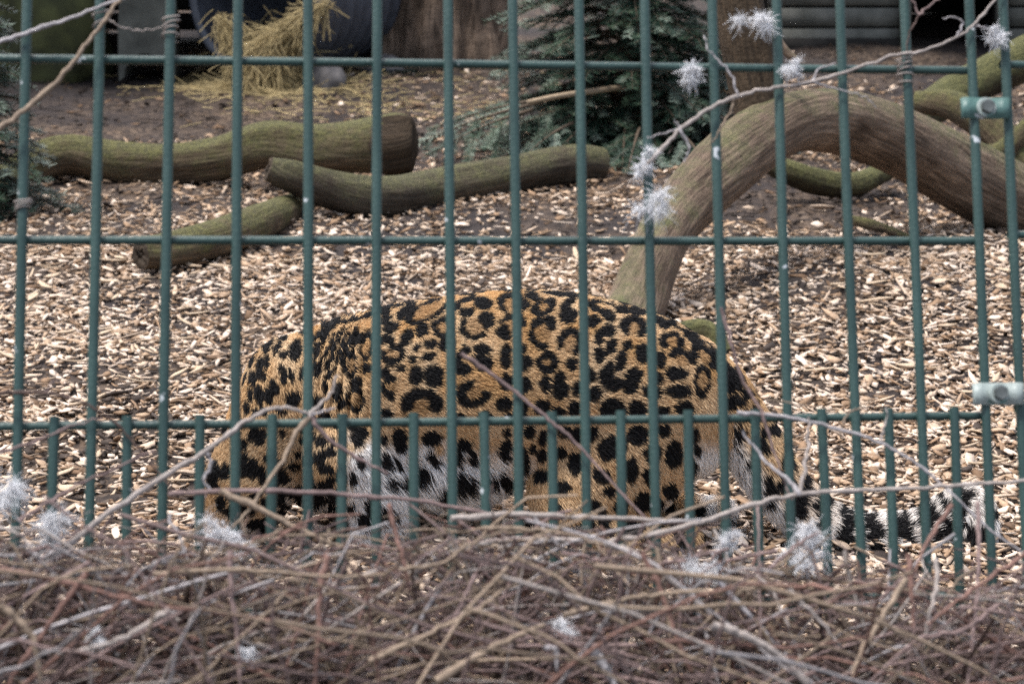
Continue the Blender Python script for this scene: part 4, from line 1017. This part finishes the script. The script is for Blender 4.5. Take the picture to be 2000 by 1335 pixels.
stem("grey stem slanting from the tail base down towards the tail tip", [([(1440, 805, .03), (1540, 815, .03), (1640, 838, .03), (1720, 865, .03), (1790, 905, .035), (1850, 955, .04), (1930, 1030, .06), (2020, 1095, .07)], 8, 'grey'), ([(1720, 862, .03), (1728, 830, .03), (1733, 790, .03)], 5, 'pale')])
stem("thin forked twig standing against the rods right of the tail base", [([(1640, 850, .03), (1655, 810, .03), (1690, 790, .03), (1725, 765, .03)], 5, 'tan'), ([(1500, 780, .03), (1560, 790, .03), (1640, 800, .03)], 4, 'tan')])
stem("long vine stem climbing from the mossy fir to the upper clamp", [
    ([(1255, 330, .025), (1285, 300, .025), (1330, 252, .025), (1390, 210, .025), (1440, 188, .022), (1510, 172, .02), (1560, 165, .02), (1640, 145, .02), (1740, 110, .02), (1800, 100, .02), (1870, 72, .02), (1910, 40, .02), (1945, -5, .02), (1970, -60, .02)], 9, 'pale'),
    ([(1440, 188, .022), (1430, 150, .022), (1400, 115, .022), (1380, 92, .022), (1376, 70, .022)], 5, 'grey'), ([(1436, 188, .022), (1420, 230, .022), (1400, 265, .022), (1385, 285, .022)], 5, 'tan'),
    ([(1586, 160, .02), (1600, 135, .02), (1632, 125, .02)], 5, 'grey'), ([(1586, 160, .02), (1640, 175, .02), (1690, 190, .02), (1710, 210, .02)], 4, 'grey'),
    ([(1325, 252, .025), (1345, 290, .025), (1335, 315, .025)], 6, 'grey'), ([(1325, 252, .025), (1290, 262, .025), (1265, 270, .025)], 4, 'grey'), ([(1330, 250, .025), (1318, 237, .025)], 5, 'grey'),
    ([(1900, 50, .02), (1925, 55, .02), (1945, 70, .02)], 4, 'grey'), ([(1870, 72, .02), (1880, 40, .02), (1840, 35, .02)], 5, 'grey')])
stem("thin dark twigs criss-crossing the rods above the black doorway", [([(1795, 28, .015), (1830, 0, .015), (1860, -30, .015)], 5, 'plum'), ([(1795, 30, .015), (1778, -10, .015), (1770, -40, .015)], 5, 'plum'), ([(1795, 30, .015), (1775, 70, .015), (1768, 130, .015)], 4, 'dark')])
stem("smooth tan stem slanting up across the rods before the boulders", [([(-80, 300, .03), (0, 250, .03), (60, 205, .03), (120, 150, .03), (170, 85, .03), (205, 40, .03), (240, -10, .03), (300, -90, .03)], 12, 'tan')])
stem("straight grey stem crossing the tan one before the mossy boulder", [([(-90, 115, .02), (0, 82, .02), (60, 62, .02), (140, 35, .02), (210, 8, .02), (300, -20, .02)], 10, 'grey')])
stem("fine curved tendril slung between two rods before the concrete block", [([(205, 35, .015), (235, 52, .015), (270, 60, .015), (310, 55, .015), (335, 42, .015)], 4, 'pale')])
stem("thin stem curving over bare chips left of the leopard's neck", [([(-40, 768, .03), (50, 766, .03), (110, 770, .03), (170, 790, .03), (230, 830, .02), (290, 900, .02), (340, 960, .03)], 7, 'dark'), ([(90, 768, .03), (105, 745, .03), (135, 750, .03)], 3, 'plum')])
stem("faint red stem rising across the close-set rods towards the mulch", [([(-30, 890, .06), (60, 865, .05), (130, 835, .04), (200, 815, .04)], 6, 'plum'), ([(40, 1015, .1), (120, 965, .09), (200, 925, .08), (300, 880, .06)], 7, 'plum')])
RSTEMS = [  # thicket stems in front: pts, width, colour, label
    ([(760, 985, .10), (775, 1050, .11), (792, 1110, .12), (800, 1150, .12)], 12, 'red', "rust red stem standing upright by the pale knuckle in the thicket"),
    ([(640, 1085, .16), (625, 1150, .17), (622, 1240, .18), (615, 1340, .18)], 15, 'red', "thick rusty upright stem with a pale broken top in the thicket"),
    ([(450, 1075, .15), (452, 1150, .16), (465, 1260, .17), (470, 1350, .18)], 13, 'plum', "purple upright stem beneath the leopard's chin"),
    ([(170, 1115, .2), (110, 1200, .2), (45, 1290, .2), (10, 1345, .2)], 15, 'red', "rusty stem leaning down out of the thicket's grassy edge"),
    ([(330, 1190, .22), (260, 1235, .22), (190, 1262, .22), (110, 1275, .22)], 14, 'pale', "pale slanting stem beside a fluffy seed head low in the thicket"),
    ([(1255, 1080, .16), (1290, 1150, .17), (1320, 1240, .18), (1350, 1310, .18)], 13, 'red', "red brown stem slanting down below the hind paw"),
    ([(1180, 1060, .13), (1250, 1085, .14), (1320, 1140, .15), (1390, 1200, .16)], 15, 'pale', "broad pale stem bending down from the thicket top"),
    ([(1390, 1220, .24), (1440, 1235, .24), (1500, 1265, .24), (1555, 1310, .24), (1600, 1370, .24)], 24, 'pale', "stout pale stem curving out at the thicket foot"),
    ([(1160, 1270, .26), (1180, 1300, .26), (1205, 1345, .26)], 24, 'grey', "short blurred grey stub poking up from the thicket"),
    ([(1065, 1262, .24), (1085, 1270, .24), (1088, 1312, .24)], 12, 'grey', "small hooked grey twig end in the thicket"),
    ([(1770, 1130, .18), (1720, 1210, .19), (1675, 1290, .2), (1660, 1345, .2)], 16, 'tan', "tan stem forking down under the tail tip"),
    ([(1775, 1080, .15), (1780, 1150, .16), (1785, 1230, .17)], 14, 'red', "rust stem standing upright under the tail tip"),
    ([(1860, 985, .10), (1810, 1060, .12), (1785, 1120, .14)], 12, 'red', "red stem leaning across the curled tail tip"),
    ([(1828, 1090, .14), (1830, 1140, .15), (1815, 1200, .16), (1808, 1240, .16)], 12, 'pale', "pale bent stem between the rust stem and purple stem"),
    ([(1910, 980, .09), (1912, 1080, .12), (1905, 1200, .15), (1890, 1340, .18)], 11, 'plum', "purple upright stem right of the curled tail"),
    ([(2020, 1070, .15), (1930, 1130, .16), (1860, 1180, .17), (1810, 1220, .18)], 12, 'red', "red stem running down towards the bent pale stem"),
    ([(1500, 1110, .15), (1570, 1055, .14), (1600, 1040, .13)], 10, 'plum', "pinkish twig under the grey fluffy seed head by the tail"),
    ([(1480, 990, .08), (1482, 1060, .11), (1484, 1180, .14), (1485, 1260, .15)], 6, 'plum', "thin tan upright twig left of the grey fluffy seed head"),
    ([(850, 1330, .26), (960, 1265, .25), (1060, 1220, .25)], 20, 'tan', "thick tan stem rising across the middle of the thicket"),
    ([(720, 1290, .23), (840, 1235, .23), (930, 1190, .23), (985, 1150, .22)], 14, 'tan', "ochre stem rising from the thicket foot to its centre"),
    ([(1100, 1200, .2), (1180, 1180, .2), (1280, 1160, .19), (1420, 1152, .19), (1540, 1140, .18)], 14, 'tan', "long bowed tan stem lying across the thicket"),
    ([(1260, 1250, .23), (1400, 1255, .23), (1560, 1262, .23), (1700, 1240, .23)], 10, 'red', "level maroon stem low in the thicket"),
    ([(300, 1120, .18), (470, 1112, .18), (640, 1125, .18), (760, 1120, .18)], 12, 'tan', "level tan stem along the thicket below the leopard's head"),
    ([(0, 1110, .2), (140, 1140, .2), (300, 1180, .2), (520, 1210, .2), (660, 1260, .2)], 13, 'red', "long rust stem sagging through the thicket"),
    ([(0, 1180, .24), (60, 1240, .24), (80, 1330, .24)], 18, 'tan', "blurred tan stem at the thicket's left foot"),
    ([(930, 1120, .16), (900, 1180, .17), (870, 1260, .18)], 9, 'plum', "thin plum twig hanging at the middle of the thicket"),
    ([(1540, 1150, .2), (1600, 1210, .2), (1640, 1260, .2)], 11, 'pale', "short pale twig leaning below the grey seed head"),
    ([(1950, 1180, .2), (1880, 1230, .2), (1790, 1250, .2), (1700, 1330, .2)], 12, 'plum', "plum stem sweeping across the thicket's right foot"),
    ([(780, 1110, .13), (860, 1100, .13), (920, 1060, .13), (1000, 1030, .13)], 10, 'tan', "tan arched stem under the leopard's belly"),
    ([(940, 1030, .11), (1060, 1035, .11), (1170, 1060, .12), (1260, 1100, .13)], 10, 'tan', "tan bowed stem crossing beneath the hind leg"),
]
for pts, w_, col, lab in RSTEMS: stem(lab, [([(a, b, o * 0.8 + 0.15) for a, b, o in pts], w_ * 0.74, col)], "stout stems standing in the vine thicket")
# tendrils coiled round the rods
def coil(px, py, turns, hpx, label):
    bg2 = Bag(); c = on_fence(px, py, 0.009); Vd = FV / np.linalg.norm(FV); U = FU / np.linalg.norm(FU)
    n = turns * 14; t = np.linspace(0, turns * 2 * math.pi, n); r = RV + 0.0028 + 0.0012 * np.sin(t * 0.37)
    P = c + Vd * ((t / t[-1] - 0.5) * hpx / 1730 + 0.002 * np.sin(t * 0.8))[:, None] + U * (np.cos(t) * r)[:, None] + FN * (np.sin(t) * r)[:, None]
    V, F = tube(P, 0.0011, 5); bg2.put(V, F, np.array(COL['pale']) * 0.9)
    tag(add("tendril", fix_quads(bg2.mesh("tendril", c, True)), M_TWIG, loc=c), label, "tendril", "tendrils coiled round fence rods")
coil(334, 55, 4, 48, "brown tendril coiled round the rod before the concrete block")
coil(197, 40, 2, 40, "loose tendril looped on the rod under the tan stem")
coil(45, 402, 3, 26, "dry tendril knotted on the rod before the small fir")
coil(1767, 140, 5, 60, "dry tendril wound round the rod above the arched log")

def thicket():
    b = Bag()
    for k in range(3300):
        px = -420 + 2840 * rng.random()
        top = np.interp(px, [-400, 0, 400, 800, 1200, 1450, 1700, 2000, 2400], [1085, 1070, 1090, 1068, 1078, 1112, 1158, 1150, 1140]) + 14 * math.sin(px * 0.017 + 1)
        q = rng.random() ** 0.8
        py = top - 35 + 420 * q - (55 * rng.random() if k % 22 == 0 else 0)
        off = (0.01 + 0.12 * rng.random()) if rng.random() < 0.85 else -0.02 - 0.12 * rng.random()
        off += 0.07 * q
        p = on_fence(px, py, off)
        if p[2] < ground_z(p[0], p[1]) - 0.01: p[2] = ground_z(p[0], p[1]) + 0.02 * rng.random()
        az = rng.normal(0, 0.55) + (math.pi if rng.random() < 0.5 else 0)
        el = rng.normal(0, 0.6)
        if rng.random() < 0.14: el = rng.normal(1.2, 0.3) * (1 if rng.random() < 0.5 else -1)
        d = np.array([math.cos(az) * math.cos(el), math.sin(az) * 0.8, math.sin(el)]); d /= np.linalg.norm(d)
        L = (0.09 + 0.36 * rng.random() ** 1.4) * (0.6 + 0.6 * q)
        bend = rng.normal(0, 0.22, 3) * L; bend[2] -= 0.10 * L
        t = np.linspace(-0.5, 0.5, 7)[:, None]
        P = p + d * L * t + bend * (t * t - 0.08) + rng.normal(0, 0.0022, (7, 3))
        if k % 22 == 0: top -= 75
        lim = on_fence(px, top - 60 * rng.random() ** 2, off)[2]
        over = P[:, 2] - lim
        P[:, 2] = np.where(over > 0, lim + over * 0.15, P[:, 2])
        P[:, 2] = np.maximum(P[:, 2], ground_z(P[:, 0], P[:, 1]) + 0.003)
        r = 0.0006 + 0.0021 * rng.random() ** 2.4 + 0.0003 * q
        c = np.array(COL[rng.choice(['plum', 'tan', 'red', 'grey', 'dark', 'pale'], p=[.38, .20, .12, .10, .14, .06])]) * (0.5 + 0.65 * rng.random())
        V, F = tube(P, r * np.linspace(1, 0.6, 7), 4, False); b.put(V, F, c)
    for k in range(110):                     # looser, longer stems towards the visitor
        px = -420 + 2840 * rng.random(); py = 1130 + 330 * rng.random() ** 0.8; off = 0.16 + 0.30 * rng.random()
        p = on_fence(px, py, off); az = rng.normal(0, 0.5); el = rng.normal(0, 0.55) if rng.random() < 0.75 else rng.normal(1.3, 0.2)
        d = np.array([math.cos(az) * math.cos(el), math.sin(az) * 0.6, math.sin(el)]); d /= np.linalg.norm(d)
        L = 0.16 + 0.34 * rng.random(); t = np.linspace(-0.5, 0.5, 9)[:, None]
        P = p + d * L * t + rng.normal(0, 0.2, 3) * L * (t * t - 0.08) + rng.normal(0, 0.002, (9, 3))
        lim = on_fence(px, 1085, off)[2]; P[:, 2] = np.where(P[:, 2] > lim, lim + (P[:, 2] - lim) * 0.3, P[:, 2])
        P[:, 2] = np.maximum(P[:, 2], ground_z(P[:, 0], P[:, 1]) + 0.003)
        c = np.array(COL[rng.choice(['plum', 'tan', 'red', 'grey', 'pale'], p=[.40, .24, .16, .10, .10])]) * (0.6 + 0.5 * rng.random())
        V, F = tube(P, (0.001 + 0.0018 * rng.random() ** 1.5) * np.linspace(1, 0.55, 9), 5, False); b.put(V, F, c)
    o = add("vine_thicket", b.mesh("vine_thicket", smooth=True), M_TWIG)
    tag(o, "tangled mass of dry brown vine twigs along the fence foot", "thicket", kind="stuff")
thicket()

# ------------------------------------------------------------------ feathery seed heads
def seed_head(px, py, spx, off, label, n=330):
    c = on_fence(px, py, off); R = spx / 1730 / 2; b = Bag()
    cores = [c + rng.normal(0, 0.42, 3) * R * [1, 0.7, 1] for _ in range(6)]
    for k in range(n):
        g = rng.normal(0, 1, 3); g /= np.linalg.norm(g)
        s = cores[k % 6] + rng.normal(0, 0.12, 3) * R
        L = R * (0.3 + 0.65 * rng.random() ** 1.6); d2 = np.cross(g, rng.normal(0, 1, 3)); d2 /= np.linalg.norm(d2)
        t = np.linspace(0, 1, 5)[:, None]
        P = s + g * L * t + d2 * L * 0.7 * t ** 2 + np.array([0, 0, -0.25 * L]) * t ** 2
        V, F = tube(P, np.linspace(0.00042, 0.00018, 5), 3, False); b.put(V, F)
    for k in range(6):
        g = rng.normal(0, 1, 3) * 0.3 * R; V, F = sphere_vf(c + g, (0.0014, 0.0014, 0.0024), 0, 5); b.put(V, F)
    tag(add("seed_head", b.mesh("seed_head", c), M_FLUFF, loc=c), label, "seed head", "fluffy white seed heads on the vines")
for a in ((1490, 40, 62, .02, "fluffy seed head on the rod beside the upright limb"), (1352, 146, 52, .02, "fluffy seed head hanging in front of the dark fir"), (1550, 137, 46, .02, "fluffy seed head where the climbing vine crosses the arched log's top"),
          (1952, 75, 50, .02, "fluffy seed head above the dark green clamp"), (1258, 320, 46, .025, "fluffy seed head at the lower end of the climbing vine"), (1280, 408, 74, .03, "wide fluffy seed head against the arched log's left leg"),
          (18, 975, 90, .07, "large fluffy seed head by the chips at the end rods"), (95, 1025, 80, .09, "flat fluffy seed head beside the start of the pale arching stem"), (435, 1030, 66, .08, "fluffy seed head beneath the leopard's muzzle"), (470, 1066, 44, .1, "small fluffy tuft just under the one at the muzzle"),
          (1580, 1050, 84, .09, "big grey fluffy seed head in front of the tail"), (1568, 1100, 40, .1, "small drooping tuft below the big grey seed head"), (1368, 1118, 74, .13, "torn white seed head in the thicket below the hind paw"), (190, 1242, 38, .2, "lone white seed head low in the thicket beside a pale slanting stem"),
          (1095, 1222, 34, .22, "small white tuft in the middle of the thicket"), (485, 1275, 34, .22, "small white tuft low beside the purple upright stem"), (1420, 1060, 40, .1, "ragged grey tuft between the pale stem's fork and the hind paw")):
    seed_head(*a)
